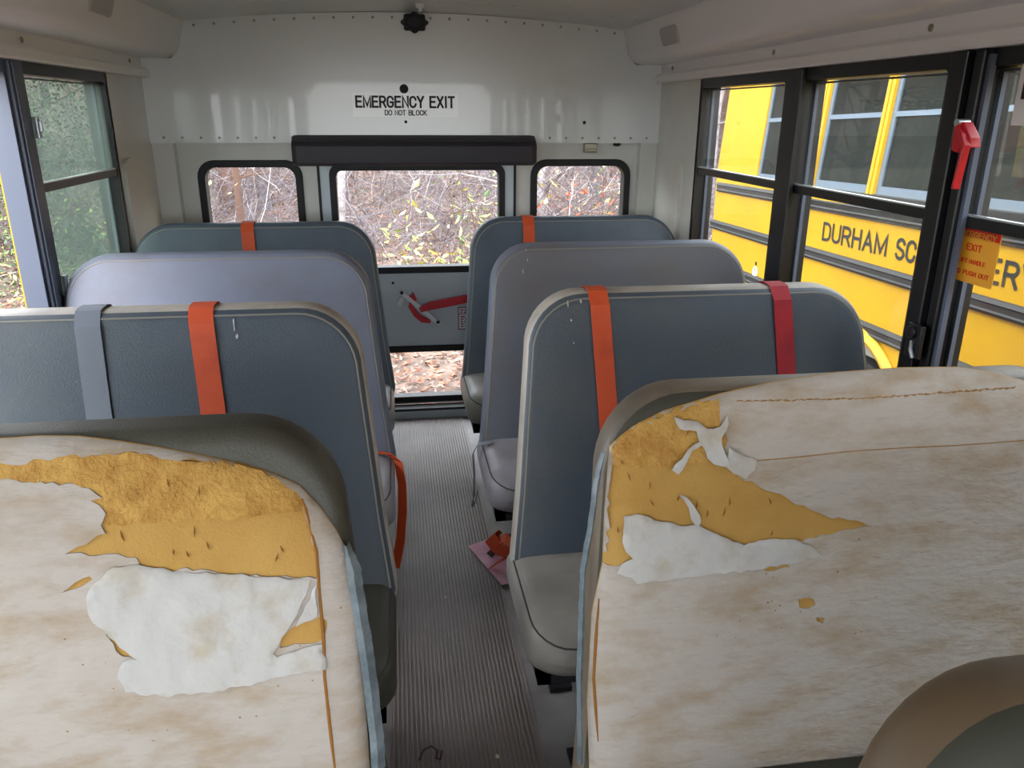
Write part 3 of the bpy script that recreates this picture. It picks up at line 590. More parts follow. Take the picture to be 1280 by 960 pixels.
# torn upholstery of the two front seats
def dome(out, top=.020, rim=.07):
    def h(u, v):
        d = min(edist((u, v), out)/rim, 1); return top*math.sqrt(max(0, 1-(1-d)**2))
    return h
def wr(u, v, s=1, a=.002): return (noise.noise(Vector((u*14*s, v*14*s, 3.1)))*.6+noise.noise(Vector((u*37*s, v*37*s, 7.7)))*.4)*a*2
def torn_pad(S, cx, out, holes, rough, flaps, seams, slit, strip, seed):
    base = lambda u, v, w: (u-cx, seat_front_y(v)-.003-w, v)
    H = dome(out)
    m = MB(); plate(m, out, [], base, lambda u, v: -.002, lambda u, v: H(u, v)*1.0+.001, grid=.022)
    rn = random.Random(seed); m.mi = 1
    for i in range(400):
        u, v = rn.uniform(min(p[0] for p in holes[0]), max(p[0] for p in holes[0])), rn.uniform(.80, 1.03)
        if i % 12 or not inpoly((u, v), holes[0]) or edist((u, v), holes[0]) < .012 or any(inpoly((u, v), fl_[0]) for fl_ in flaps) : continue
        l = rn.uniform(.004, .008); t = rn.uniform(-.003, .003); hh = H(u, v)+.0035+(.003 if inpoly((u, v), rough) else 0)
        m.tube([base(u+t, v+l, hh-.002), base(u, v, hh), base(u-t, v-l, hh-.002)], [.0003, .0014, .0003], 5)
    pad = m.build('foam_pad', [M['foam'], M['holefoam']], S); pad['label'] = 'smooth ochre foam laid bare'
    m = MB(); plate(m, jag(rough, .01, .003, seed), [], base, lambda u, v: H(u, v)-.004, lambda u, v: H(u, v)+.0022+abs(wr(u, v, 4, .003))+wr(u, v, 2, .0012), grid=.0065)
    m.build('crumbled_foam', M['roughfoam'], pad)
    holes2 = [jag(h, .009, .003, seed+i) for i, h in enumerate(holes)]
    m = MB(); o2 = [(u, v) for u, v in out]
    plate(m, o2, holes2, base, lambda u, v: H(u, v)+.0015, lambda u, v: H(u, v)+.0032+wr(u, v, 1, .0012)+.0005, grid=.014)
    m.mi = 1; rn = random.Random(seed+40)
    for i in range(26):
        u, v = rn.gauss(.5 if cx > 0 else -.45, .12), rn.gauss(.73, .06)
        if not inpoly((u, v), out) or any(inpoly((u, v), h) for h in holes): continue
        r_ = rn.uniform(.0007, .0018); b0 = H(u, v)+.0036
        m.add([base(u+r_*1.4*math.cos(a), v+r_*math.sin(a), b0) for a in [PI*k/3 for k in range(6)]]+[base(u, v, b0+.0012)], [(k, (k+1) % 6, 6) for k in range(6)])
    cl = m.build('fleece_cover', [M['fleece'], M['seam']], S, angle=60); cl['label'] = 'stained off white fleece lining'
    for i, (pl, lift) in enumerate(flaps):
        q = jag(pl, .009, .0022, seed+20+i)
        def up(u, v, q=q, lift=lift): 
            return H(u, v)+.004+lift*(.5+.5*noise.noise(Vector((u*20, v*20, i))))+wr(u, v, 2.5, .0022)
        m = MB(); plate(m, q, [], base, lambda u, v: up(u, v), lambda u, v: up(u, v)+.0012, grid=.011)
        m.build('torn_flap', M['flap'], cl, angle=80)['label'] = 'torn white flap of lining'
    for sm in seams:
        m = MB(); P = []
        for a, b in zip(sm, sm[1:]):
            n = max(2, int((Vector(b)-Vector(a)).length/.012))
            for k in range(n): P.append((a[0]+(b[0]-a[0])*k/n, a[1]+(b[1]-a[1])*k/n))
        dash = sm is seams[0] and len(seams) > 1
        if dash:
            Q = []; rad = []
            for u, v in P:
                for k, r_ in ((0, .0004), (.003, R_.uniform(.0008, .0024)), (.009, R_.uniform(.0006, .0018))): Q.append(base(u+k, v+R_.uniform(-.0012, .0012), H(u, v)+.0038)); rad.append(r_)
            m.tube(Q, rad, 5)
        else: m.tube([base(u, v, H(u, v)+.0042) for u, v in P], .0010, 5)
        m.build('stitched_seam', M['seam'], cl)
    if slit:
        m = MB(); m.tube([base(u, v, H(u, v)+.003) for u, v in slit], [.0012]+[.0028]*(len(slit)-2)+[.001], 6); m.build('foam_slit', M['holefoam'], cl)
    if strip:
        m = MB(); L = []; rr = random.Random(seed); P = []
        for a, b in zip(strip, strip[1:]):
            for k in range(8): P.append((a[0]+(b[0]-a[0])*k/8, a[1]+(b[1]-a[1])*k/8))
        vs = []; sg = 1 if cx < 0 else -1; sw = .017 if cx < 0 else .007
        for i, (u, v) in enumerate(P):
            wd = sw*min(1, .35+i*.12)+rr.uniform(-.0008, .0008)
            vs += [base(u, v, .012), base(u+sg*wd*.6, v, .016), base(u+sg*wd*1.2, v, .006), base(u+sg*wd*1.1, v, .001), base(u+sg*wd*.6, v, .016), base(u, v, .008)]
        fs = [(i*6+k, i*6+(k+1) % 6, i*6+6+(k+1) % 6, i*6+6+k) for i in range(len(P)-1) for k in range(6)]; fs += [(0, 1, 2, 3, 4, 5), tuple(range(len(vs)-6, len(vs)))]
        m.add(vs, fs); m.build('torn_vinyl_strip', M['tornedge'], S, angle=30)['label'] = 'pale blue torn vinyl edge'
M['seam'] = mat('brown_seam_thread', rgb(150, 112, 66), .9)
R_OUT = [(0.174,0.466),(0.174,0.577),(0.186,0.713),(0.207,0.793),(0.213,0.875),(0.224,0.972),(0.264,1.0),(0.316,1.022),(0.413,1.045),(0.504,1.06),(0.62,1.071),(0.738,1.074),(0.843,1.071),(0.909,1.06),(0.97,1.043)]
R_A = [(0.226,0.972),(0.264,0.999),(0.316,1.02),(0.364,1.032),(0.409,1.042),(0.403,1.008),(0.415,0.98),(0.407,0.946),(0.421,0.93),(0.462,0.908),(0.492,0.894),(0.523,0.877),(0.553,0.864),(0.584,0.85),(0.623,0.842),(0.666,0.83),(0.631,0.826),(0.583,0.82),(0.529,0.813),(0.445,0.812),(0.347,0.808),(0.24,0.798),(0.225,0.792),(0.2,0.795),(0.202,0.804),(0.213,0.813),(0.22,0.915)]
R_ROUGH = [(0.226,0.972),(0.264,0.999),(0.316,1.02),(0.364,1.032),(0.409,1.042),(0.403,1.008),(0.415,0.98),(0.41,0.947),(0.314,0.945),(0.225,0.948)]
R_F1 = [(0.239,0.872),(0.268,0.873),(0.3,0.861),(0.341,0.852),(0.363,0.852),(0.392,0.836),(0.437,0.816),(0.491,0.823),(0.525,0.819),(0.552,0.808),(0.571,0.789),(0.52,0.78),(0.459,0.776),(0.383,0.774),(0.309,0.771),(0.257,0.768),(0.249,0.777),(0.225,0.785),(0.233,0.798),(0.251,0.807),(0.24,0.818),(0.235,0.832)]
R_F2 = [(0.327,1.02),(0.342,1.014),(0.367,1.011),(0.378,1.002),(0.401,1.004),(0.414,1.021),(0.416,1.007),(0.402,0.987),(0.407,0.963),(0.414,0.942),(0.388,0.947),(0.377,0.957),(0.368,0.978),(0.351,0.972),(0.34,0.952),(0.328,0.935),(0.317,0.943),(0.333,0.96),(0.344,0.973),(0.365,0.982),(0.361,0.999),(0.334,1.003)]
R_F3 = [(0.329,0.902),(0.34,0.9),(0.358,0.876),(0.365,0.857),(0.357,0.851),(0.348,0.863),(0.345,0.88)]
R_F4 = [(0.415,0.973),(0.433,0.961),(0.463,0.948),(0.459,0.932),(0.444,0.919),(0.421,0.93),(0.407,0.946)]
R_H1 = [(0.531,0.721),(0.558,0.72),(0.561,0.71),(0.546,0.704),(0.533,0.707)]
R_H2 = [(0.561,0.69),(0.577,0.688),(0.574,0.679),(0.563,0.683)]
R_H3 = [(0.468,0.775),(0.513,0.778),(0.519,0.773),(0.489,0.769)]
R_SEAM1 = [(0.435,1.037),(0.542,1.036),(0.65,1.035),(0.738,1.036),(0.826,1.038),(0.942,1.039)]
R_SEAM2 = [(0.463,0.946),(0.54,0.948),(0.617,0.952),(0.72,0.953),(0.825,0.952),(0.969,0.954)]
R_SLIT = [(0.197,0.74),(0.19,0.685),(0.184,0.617),(0.185,0.569),(0.187,0.52)]
R_EDGE = [(0.214,0.966),(0.204,0.922),(0.191,0.849),(0.176,0.782),(0.172,0.714),(0.165,0.612),(0.161,0.467)]
L_OUT = [(-0.652,1.053),(-0.601,1.054),(-0.549,1.051),(-0.497,1.042),(-0.444,1.031),(-0.391,1.018),(-0.337,1.004),(-0.287,0.986),(-0.255,0.969),(-0.228,0.939),(-0.206,0.904),(-0.191,0.869),(-0.181,0.823),(-0.179,0.742),(-0.175,0.65),(-0.173,0.556)]
L_A = [(-0.654,1.03),(-0.623,1.024),(-0.592,1.03),(-0.561,1.032),(-0.519,1.03),(-0.482,1.032),(-0.445,1.023),(-0.38,1.012),(-0.326,1.001),(-0.287,0.985),(-0.258,0.964),(-0.25,0.952),(-0.243,0.923),(-0.236,0.889),(-0.232,0.855),(-0.235,0.848),(-0.288,0.854),(-0.366,0.865),(-0.42,0.875),(-0.434,0.869),(-0.445,0.867),(-0.469,0.877),(-0.476,0.894),(-0.5,0.901),(-0.537,0.901),(-0.558,0.906),(-0.568,0.905),(-0.549,0.915),(-0.514,0.929),(-0.519,0.94),(-0.512,0.956),(-0.53,0.974),(-0.516,0.977),(-0.532,0.99),(-0.578,1.001),(-0.624,1.005),(-0.655,1.01)]
L_ROUGH = [(-0.654,1.03),(-0.623,1.024),(-0.592,1.03),(-0.561,1.032),(-0.519,1.03),(-0.482,1.032),(-0.445,1.023),(-0.38,1.012),(-0.326,1.001),(-0.287,0.985),(-0.258,0.964),(-0.247,0.939),(-0.312,0.939),(-0.378,0.939),(-0.449,0.939),(-0.513,0.94),(-0.512,0.956),(-0.53,0.974),(-0.516,0.977),(-0.532,0.99),(-0.578,1.001),(-0.624,1.005),(-0.655,1.01)]
L_B = [(-0.29,0.757),(-0.287,0.771),(-0.269,0.785),(-0.234,0.795),(-0.223,0.789),(-0.227,0.769),(-0.232,0.761),(-0.259,0.759)]
L_C = [(-0.522,0.795),(-0.506,0.789),(-0.488,0.782),(-0.479,0.768),(-0.483,0.76),(-0.502,0.764),(-0.512,0.781)]
L_D = [(-0.574,0.855),(-0.557,0.867),(-0.538,0.874),(-0.534,0.87),(-0.547,0.862),(-0.566,0.857)]
L_SLIT = [(-0.251,0.955),(-0.246,0.94),(-0.233,0.883),(-0.232,0.855),(-0.232,0.838),(-0.229,0.769),(-0.23,0.712),(-0.225,0.626),(-0.22,0.561)]
L_F = [(-0.537,0.86),(-0.506,0.885),(-0.474,0.886),(-0.431,0.874),(-0.344,0.863),(-0.243,0.849),(-0.25,0.828),(-0.269,0.795),(-0.287,0.771),(-0.299,0.752),(-0.294,0.746),(-0.259,0.755),(-0.231,0.758),(-0.226,0.723),(-0.295,0.718),(-0.341,0.711),(-0.396,0.707),(-0.451,0.707),(-0.499,0.717),(-0.509,0.737),(-0.5,0.758),(-0.481,0.759),(-0.517,0.793),(-0.541,0.822),(-0.543,0.839)]
L_F2 = [(-0.266,0.787),(-0.251,0.816),(-0.235,0.844),(-0.236,0.798)]
L_STRIP = [(-0.195,0.886),(-0.192,0.835),(-0.186,0.783),(-0.178,0.708),(-0.171,0.614),(-0.17,0.556)]

R_OUTF = R_OUT+[(1.03, 1.02), (1.08, .98), (1.11, .93), (1.13, .8), (1.14, .6), (1.14, .44), (.174, .44)]
torn_pad(s_r1, XRc, R_OUTF, [R_A, R_H1, R_H2, R_H3], R_ROUGH, [(R_F1, .004), (R_F2, .014), (R_F3, .010), (R_F4, .006)], [R_SEAM1, R_SEAM2], R_SLIT, R_EDGE, 5)
L_OUTF = [(-.172, .44), (-1.14, .44), (-1.14, .8), (-1.12, .93), (-1.06, .99), (-.95, 1.03), (-.8, 1.048)]+L_OUT
L_AX = L_A+[(-.72, 1.006), (-.78, 1.02), (-.72, 1.028)]
L_RX = L_ROUGH+[(-.72, 1.008), (-.775, 1.02), (-.72, 1.026)]
torn_pad(s_l1, XLc, L_OUTF, [L_AX, L_B, L_C, L_D], L_RX, [(L_F, .003), (L_F2, .006)], [], L_SLIT, L_STRIP, 9)

# pale scuffs on the vinyl
for S, cx, marks in ((s_r2, XRc, ((.318, 1.025, .018, .003), (.352, 1.03, .010, .004), (.325, .985, .006, .004), (.33, .93, .006, .003))), (s_r3, XRc, ((.335, 1.035, .006, .003), (.338, 1.0, .014, .002), (.322, .965, .016, .003))), (s_l2, XLc, ((-.48, 1.015, .03, .003), (-.474, .99, .012, .005)))):
    for x, z, h, wd in marks:
        m = MB(); o_ = [(x-cx+wd*math.cos(a)*.6+R_.uniform(-.001, .001), z+h*.5*math.sin(a)) for a in [PI*k/4 for k in range(8)]]
        m.prism(o_, .0035, .0046, lambda u, v, w: (u, seat_front_y(v)-w, v)); m.build('scuff_mark', M['flap'], S, smooth=False)
# belts hanging on two cushions
def arcpath(pts): return [Vector(p) for p in pts]
m = MB(); m.ribbon([(.19, 2.44, .422), (.140, 2.43, .418), (.122, 2.42, .39), (.122, 2.38, .33), (.118, 2.36, .26), (.112, 2.36, .235), (.116, 2.365, .225), (.124, 2.37, .235), (.135, 2.38, .28)], .03, .0022, Vector((.25, .97, 0)).normalized())
m.v = [(x-XRc, y-2.73, z) for x, y, z in m.v]; m.build('hanging_belt', M['greystrap'], s_r3, smooth=False)['label'] = 'grey belt drooping from the cushion'
m = MB(); m.ribbon([(-.22, 2.40, .425), (-.16, 2.385, .425), (-.128, 2.37, .40), (-.118, 2.34, .33), (-.12, 2.30, .26), (-.13, 2.25, .18), (-.15, 2.2, .11)], .036, .0025, Vector((-.75, .66, 0)).normalized())
m.v = [(x-XLc, y-2.66, z) for x, y, z in m.v]; m.build('hanging_belt', M['orange'], s_l3, smooth=False)['label'] = 'orange belt hanging into the aisle'

# things on the floor
m = MB(); plate(m, [(.104, 2.463), (.18, 2.50), (.26, 2.40), (.25, 2.215), (.192, 2.203)], [], lambda u, v, w: (u, v, w), lambda u, v: .010+abs(wr(u, v, 1, .003)), lambda u, v: .0115+abs(wr(u, v, 1, .003)), grid=.03)
pp = m.build('pink_leaflet', M['pink']); tag(pp, 'crumpled pink paper leaflet lying on the aisle floor by the right seats', 'paper')
m = MB(); m.prism([(.165, 2.40), (.185, 2.43), (.20, 2.41), (.18, 2.37)], .0135, .015, lambda u, v, w: (u, v, w)); m.build('printed_mark', M['ink'], pp, smooth=False)
m = MB(); m.ribbon([(.215, 2.50, .02), (.20, 2.47, .05), (.18, 2.43, .058), (.205, 2.40, .03), (.235, 2.38, .022), (.25, 2.34, .045), (.21, 2.30, .05), (.175, 2.31, .02)], .045, .003, Vector((.55, .2, .35)).normalized())
m.ribbon([(.19, 2.44, .03), (.235, 2.42, .06), (.25, 2.38, .05), (.235, 2.33, .02)], .05, .003, Vector((.3, .9, .2)).normalized())
o = m.build('folded_strap', M['orange'], smooth=False); tag(o, 'crumpled loose piece of orange strap lying on the pink leaflet', 'strap')
m = MB(); m.tube([(-.10, 1.50, .01), (-.09, 1.525, .014), (-.07, 1.53, .02), (-.055, 1.52, .014), (-.06, 1.50, .01), (-.05, 1.495, .01), (-.045, 1.52, .012)], .0025, 6); o = m.build('loose_string', M['darkstring']); tag(o, 'short dark brown string loop on the ribbed aisle floor', 'string')
for i, (x, y, lb) in enumerate(((-.069, 3.254, 'pale crumb on the aisle floor, the farthest one towards the door'), (.005, 2.161, 'pale crumb on the aisle floor, middle one of three'), (.086, 1.487, 'pale crumb on the aisle floor, the nearest one to the front'))):
    m = MB(); vs = [(x+R_.uniform(.003, .006)*math.cos(a)*1.2, y+.006*math.sin(a), .0078) for a in [PI/3*k for k in range(6)]]+[(x+.003*math.cos(a), y+.003*math.sin(a), .013) for a in [PI/3*k for k in range(6)]]
    m.add(vs, [tuple(range(6))[::-1], tuple(range(6, 12))]+[(k, (k+1) % 6, 6+(k+1) % 6, 6+k) for k in range(6)])
    tag(m.build('foam_crumb', M['crumb'], smooth=False), lb, 'crumb', 'crumbs on the aisle floor')

# ------------------------------------------------------------------ the other school bus
OB = empty('school_bus'); tag(OB, 'yellow school bus with black rub rails and lettering parked close alongside', 'bus')
nO = Vector((.99931505, -.03700583, 0)); dO = Vector((.03699022, .99889351, -.02904258)); uO = nO.cross(dO)
K = 2.5115
OB.matrix_world = Matrix.Translation(Vector((-.1, 0, 1.479))+nO*K) @ Matrix((nO, dO, uO)).transposed().to_4x4()
SR, SF = 6.87, -3.2
SXZ = lambda u, v, w: (w, u, v)
TH = lambda z: max(0, (z+.30))*.085
acs, act, ar = 4.28, -1.70, .60
out = [(SF, -1.9), (acs-ar, -1.9)]+[(acs-ar*math.cos(a), act+ar*math.sin(a)) for a in [PI*k/20 for k in range(0, 21)]]+[(acs+ar, -1.9), (SR-.1, -1.9), (SR-.1, -.30), (SF, -.30)]
m = MB(); plate(m, out, [], SXZ, 0, .04)
posts = [5.07, 4.34, 3.61, 2.88, 2.15, 1.42, .69, -.04, -.77, -1.5, -2.23]
wins = [(5.106, 5.96)]+[(a-.73+.036, a-.036) for a in posts]
def slab(mm, s0, s1, z0, z1, x0, x1):
    c = []
    for (s, z, x) in ((s0, z0, x0), (s1, z0, x0), (s1, z1, x0), (s0, z1, x0), (s0, z0, x1), (s1, z0, x1), (s1, z1, x1), (s0, z1, x1)): c.append((x+TH(z), s, z))
    mm.add(c, [(0, 1, 2, 3), (7, 6, 5, 4), (0, 4, 5, 1), (1, 5, 6, 2), (2, 6, 7, 3), (3, 7, 4, 0)])
slab(m, 5.96, SR-.1, -.30, .50, 0, .04); 
for p in posts:
    slab(m, p-.036, p-.006, -.30, .50, -.008, .04); slab(m, p+.006, p+.036, -.30, .50, -.008, .04); slab(m, p-.006, p+.006, -.30, .50, 0, .04)
slab(m, SF, SR-.1, .50, .56, 0, .04)
# rounded rear corner, rear wall, far side, roof
cor = [(.0, SR-.1), (.008, SR-.05), (.03, SR-.015), (.1, SR), (2.3, SR), (2.37, SR-.015), (2.39, SR-.05), (2.4, SR-.1)]
for i in range(len(cor)-1):
    (xa, ya), (xb, yb) = cor[i], cor[i+1]
    for z0, z1 in ((-1.9, -.30), (-.30, .56)):
        def q(x, z): return x+TH(z)*(1 if x < 1.2 else -1)
        m.add([(q(xa, z0), ya, z0), (q(xb, z0), yb, z0), (q(xb, z1), yb, z1), (q(xa, z1), ya, z1)], [(0, 1, 2, 3)])
m.box(2.36, 2.40, SF, SR-.1, -1.9, -.30); m.box(2.30, 2.34, SF, SR-.1, .50, .56)
for p in posts+[6.3]: m.box(2.31, 2.37, p-.07, p+.07, -.30, .50)
roof = [(.07, .56), (.12, .66), (.3, .78), (.7, .86), (1.2, .89), (1.7, .86), (2.1, .78), (2.28, .66), (2.33, .56)]
m.prism(roof, SF, SR-.02, lambda u, v, w: (u, w, v))
m.box(.04, 2.36, SF, SF+.04, -1.9, .6)
body = m.build('bus_body', M['yellow'], OB, angle=30)
m = MB(); m.box(.05, 2.35, SF+.05, SR-.06, -1.22, -1.18); m.box(.045, .055, SF+.05, SR-.15, -1.18, -.31); m.box(2.33, 2.35, SF+.05, SR-.15, -1.18, -.31); m.box(.1, 2.2, SR-.1, SR-.06, -1.18, .5)
m.build('bus_interior', M['yellow_in'], OB, smooth=False)
for i, (a, b) in enumerate(wins):
    f = MB(); 
    for s0, s1, z0, z1 in ((a, b, -.30, -.255), (a, b, .465, .50), (a, a+.035, -.255, .465), (b-.035, b, -.255, .465)): slab(f, s0, s1, z0, z1, .012, .035)
    slab(f, a+.035, b-.035, .115, .142, .012, .03)
    fo = f.build('bus_window_frame', M['wframe'], OB, smooth=False)
    g = MB(); slab(g, a+.03, b-.03, -.26, .47, .022, .026); g.build('bus_window_glass', M['glass_bus'], fo, smooth=False)
for t0, t1, s1 in ((-.44, -.36, 6.74), (-.76, -.68, 6.84), (-1.09, -1.01, 6.84)):
    m = MB(); sec = [(0, t0), (-.012, t0+.004), (-.022, t0+.02), (-.014, t0+.028), (-.014, t1-.028), (-.022, t1-.02), (-.012, t1-.004), (0, t1)]
    m.prism(sec, SF, s1, lambda u, v, w: (u, w, v)); m.build('rub_rail', M['railblack'], OB, smooth=False)
m = MB(); m.prism([(0, -.445), (-.014, -.44), (-.014, -.303), (0, -.298)], SF, 5.28, lambda u, v, w: (u, w, v)); m.build('window_sill_band', M['railblack'], OB, smooth=False)
m = MB(); m.box(-.018, 0, 4.46, 5.12, -.372, -.338); m.build('yellow_patch', M['yellow'], OB, smooth=False)
m = MB(); P = [(-.012, acs-(ar+.02)*math.cos(a), act+(ar+.02)*math.sin(a)) for a in [PI*k/24 for k in range(25)]]; m.tube(P, .035, 8); m.build('wheel_arch_lip', M['yellow'], OB)
m = MB(); m.prism([(acs-ar*math.cos(a), act+ar*math.sin(a)) for a in [PI*k/20 for k in range(21)]]+[(acs+ar, -1.9), (acs-ar, -1.9)], .30, .32, SXZ); m.build('wheel_well', M['rubber'], OB, smooth=False)
wh = MB(); R0 = .50
def lathe(mm, prof, c, n=36):
    vs = []
    for x, r in prof: vs += [(x, c[0]+r*math.cos(2*PI*k/n), c[1]+r*math.sin(2*PI*k/n)) for k in range(n)]
    mm.add(vs, [(i*n+k, i*n+(k+1) % n, (i+1)*n+(k+1) % n, (i+1)*n+k) for i in range(len(prof)-1) for k in range(n)])
for c in (4.28, -1.6):
    wh = MB(); lathe(wh, [(.07, .28), (.05, .34), (.05, .45), (.07, .49), (.12, .5), (.26, .5), (.29, .48)], (c, -1.76)); w1 = wh.build('bus_tyre', M['tyre'], OB)
    wh = MB(); lathe(wh, [(.07, .285), (.09, .27), (.14, .2), (.12, .1), (.09, .08), (.09, .001)], (c, -1.76)); wh.build('bus_wheel_rim', M['white'], w1)
def facing_left2(s, z): return Matrix.Translation((-.003, s, z)) @ Matrix(((0, 0, -1, 0), (-1, 0, 0, 0), (0, 1, 0, 0), (0, 0, 0, 1)))
for wd, a, b in (('DURHAM', 4.815, 4.10), ('SCHOOL', 4.00, 3.44), ('SERVICES', 3.385, 2.60)):
    text(wd, .118, a-b, M['ink'], 'lettering', facing_left2((a+b)/2, -.562), OB, wt=.15)
m = MB(); lathe(m, [(-.002, .045), (-.006, .042), (-.006, .026), (-.002, .024)], (5.806, -.985), 20); m.disc((-.001, 5.806, -.985), .012, (-1, 0, 0), .006)
m.build('side_marker_ring', M['white'], OB); m = MB(); m.box(-.006, 0, 5.79, 5.81, -.93, -.905); m.build('side_mark', M['ink'], OB, smooth=False)

# ------------------------------------------------------------------ ground and woods
GZ = -.9
def gz(x, y):
    r = 0
    if y > 12: r += (y-12)**1.25*.10
    if x < -6: r += min((-6-x), 14)**1.2*.07
    if x > 6: r += min((x-6), 14)**1.2*.05
    if y < -6: r += min(-6-y, 10)*.05
    return GZ+r+noise.noise(Vector((x*.35, y*.35, 1)))*.10*min(1, max(0, (abs(x-.5)-2.5)/3)+max(0, (y-6)/6))+(noise.noise(Vector((x*1.7, y*1.7, 2)))*.04 if y > 5 else 0)
M['soil'] = mat('forest_floor', rgb(74, 58, 48), .95, col2=rgb(112, 92, 82), scale=3.5, lo=.4, hi=.6, bump=1, bscale=14, detail=12)
mb = MB(); xs = [-60, -40, -28, -22]+[-18+i*.75 for i in range(49)]+[22, 28, 40, 60]; ys = [-40, -25, -15]+[-10+i*.75 for i in range(56)]+[34, 38, 44, 52, 60]
vs = [(x, y, gz(x, y)) for y in ys for x in xs]; nx = len(xs)
mb.add(vs, [(j*nx+i, j*nx+i+1, (j+1)*nx+i+1, (j+1)*nx+i) for j in range(len(ys)-1) for i in range(nx-1)])
o = mb.build('ground', M['soil']); o['kind'] = 'structure'
# leaf litter
leafc = [rgb(128, 80, 58), rgb(150, 106, 84), rgb(104, 64, 46), rgb(172, 140, 118), rgb(120, 104, 96), rgb(84, 54, 40)]
LM = [mat('dry_leaf_%s' % n_, c, .8) for n_, c in zip(('rust', 'pink', 'brown', 'cream', 'grey', 'dark'), leafc)]
lr = random.Random(11)
def leaf_quads(mb, c, size, rr, mi, flat=.5):
    a = rr.uniform(0, 2*PI); t = Vector((math.cos(a), math.sin(a), rr.uniform(-flat, flat))).normalized(); s = t.cross(Vector((rr.uniform(-flat, flat), rr.uniform(-flat, flat), 1))).normalized(); nn = t.cross(s)
    L, Wd = size, size*rr.uniform(.3, .5); c = Vector(c)
    mb.add([c-t*L*.5, c+s*Wd*.5+nn*Wd*.25-t*L*.05, c+t*L*.5, c-s*Wd*.5+nn*Wd*.25-t*L*.05], [(0, 1, 2), (0, 2, 3)], mi)
mb = MB()
for i in range(30000):
    y = 4.6+(lr.random()**.8)*14; x = lr.uniform(-.62, .48)*(y+1)
    if x < -1.5 and lr.random() < .25: continue
    leaf_quads(mb, (x, y, gz(x, y)+lr.uniform(.005, .05)), lr.uniform(.05, .12), lr, lr.choice((0, 0, 1, 1, 2, 3, 4, 5)))
o = mb.build('leaf_litter', LM, smooth=False); tag(o, 'fallen rust and cream leaves covering the ground behind the bus', 'leaf litter', kind='stuff')
# woods
barkc = {'grey': mat('grey_bark', rgb(104, 96, 98), .9, col2=rgb(76, 70, 70), scale=9, bump=.5, bscale=40), 'pale': mat('pale_bark', rgb(160, 152, 152), .9, col2=rgb(120, 112, 112), scale=12), 'brown': mat('brown_bark', rgb(96, 72, 60), .9)}
TW = [mat('twig_%s' % n_, c, .85) for n_, c in (('grey', rgb(112, 104, 107)), ('pale', rgb(172, 164, 162)), ('brown', rgb(84, 66, 60)), ('lavender', rgb(92, 84, 92)))]
def stem(mb, rr, x, y, z, L, r, lean, mi, twigs=2, n=4):
    a = rr.uniform(0, 2*PI); d = Vector((math.cos(a)*lean, math.sin(a)*lean, 1)).normalized(); g = Vector((math.cos(a), math.sin(a), 0)); P = []; p = Vector((x, y, z-.05))
    N = 6
    for k in range(N+1):
        P.append(p.copy()); d = (d+g*.12*lean+Vector((rr.gauss(0, .12), rr.gauss(0, .12), rr.gauss(0, .08)-.10*lean))).normalized(); p = p+d*L/N
    mb.mi = mi; mb.tube(P, [r*(1-.75*k/N) for k in range(N+1)], n)
    for t in range(twigs):
        k = rr.randint(1, N-1); q = P[k]; dd = Vector((rr.gauss(0, 1), rr.gauss(0, 1), rr.gauss(.4, .6))).normalized(); l2 = L*rr.uniform(.15, .4)
        mb.tube([q, q+dd*l2*.5, q+dd*l2+Vector((rr.gauss(0, .1), rr.gauss(0, .1), rr.gauss(0, .1)))*l2], [r*.5, r*.35, r*.12], 3)
    return P
mb = MB(); rr = random.Random(21)
for i in range(3600):
    y = 11+rr.random()*8.5; x = rr.uniform(-.66, .42)*(y+1.5)
    if y < 13 and rr.random() < .75: continue
    stem(mb, rr, x, y, gz(x, y), rr.uniform(.7, 3.0), .003+.011*rr.random()**2.5, rr.uniform(.1, 1.5), rr.choice((0, 0, 0, 1, 2, 2, 3, 3, 3)), 4, 3)
o = mb.build('bramble_thicket', TW, smooth=False); tag(o, 'tangled bare grey bramble stems filling the edge of the woods', 'brambles', kind='stuff')
# trees
def tree(x, y, h, r, m, label, name='bare_tree', seed=0, grp='bare trees behind the bus'):
    rr = random.Random(seed); T = empty(name, (x, y, gz(x, y)-.1)); tag(T, label, 'tree', grp)
    mb = MB(); P = [Vector((0, 0, 0))]; d = Vector((rr.gauss(0, .05), rr.gauss(0, .05), 1))
    for k in range(10): P.append(P[-1]+d*h/10); d = (d+Vector((rr.gauss(0, .05), rr.gauss(0, .05), .0))).normalized()
    mb.tube(P, [r*(1.25-k*.1) for k in range(11)], 10); mb.build('trunk', m, T)
    mb = MB()
    for t in range(26):
        k = rr.randint(2, 9); q = P[k]; a = rr.uniform(0, 2*PI); L = rr.uniform(.6, 2.0)*(1.2-k*.07); dd = Vector((math.cos(a), math.sin(a), rr.uniform(.1, .8))).normalized(); B = [q]
        for j in range(4): B.append(B[-1]+dd*L/4); dd = (dd+Vector((rr.gauss(0, .2), rr.gauss(0, .2), rr.gauss(.05, .15)))).normalized()
        mb.tube(B, [r*.3*(1-j*.2) for j in range(5)], 5)
        for j in range(3): 
            c = B[rr.randint(1, 4)]; e = c+Vector((rr.gauss(0, .35), rr.gauss(0, .35), rr.gauss(.1, .3))); mb.tube([c, (c+e)/2+Vector((0, 0, .04)), e], [r*.1, r*.07, r*.02], 3)
    mb.build('branches', m, T)
    return T
tr = random.Random(5)
spots = [(-2.55, 13.0, .055, 'brown', 'slim brown tree in the left rear window'), (-1.05, 13.5, .06, 'pale', 'pale trunk at the left side of the door window'), (1.5, 12.6, .05, 'pale', 'pale thin trunk at the right side of the door window')]
for i, (x, y, r, m_, lb) in enumerate(spots): tree(x, y, 7, r, barkc[m_], lb, seed=i)
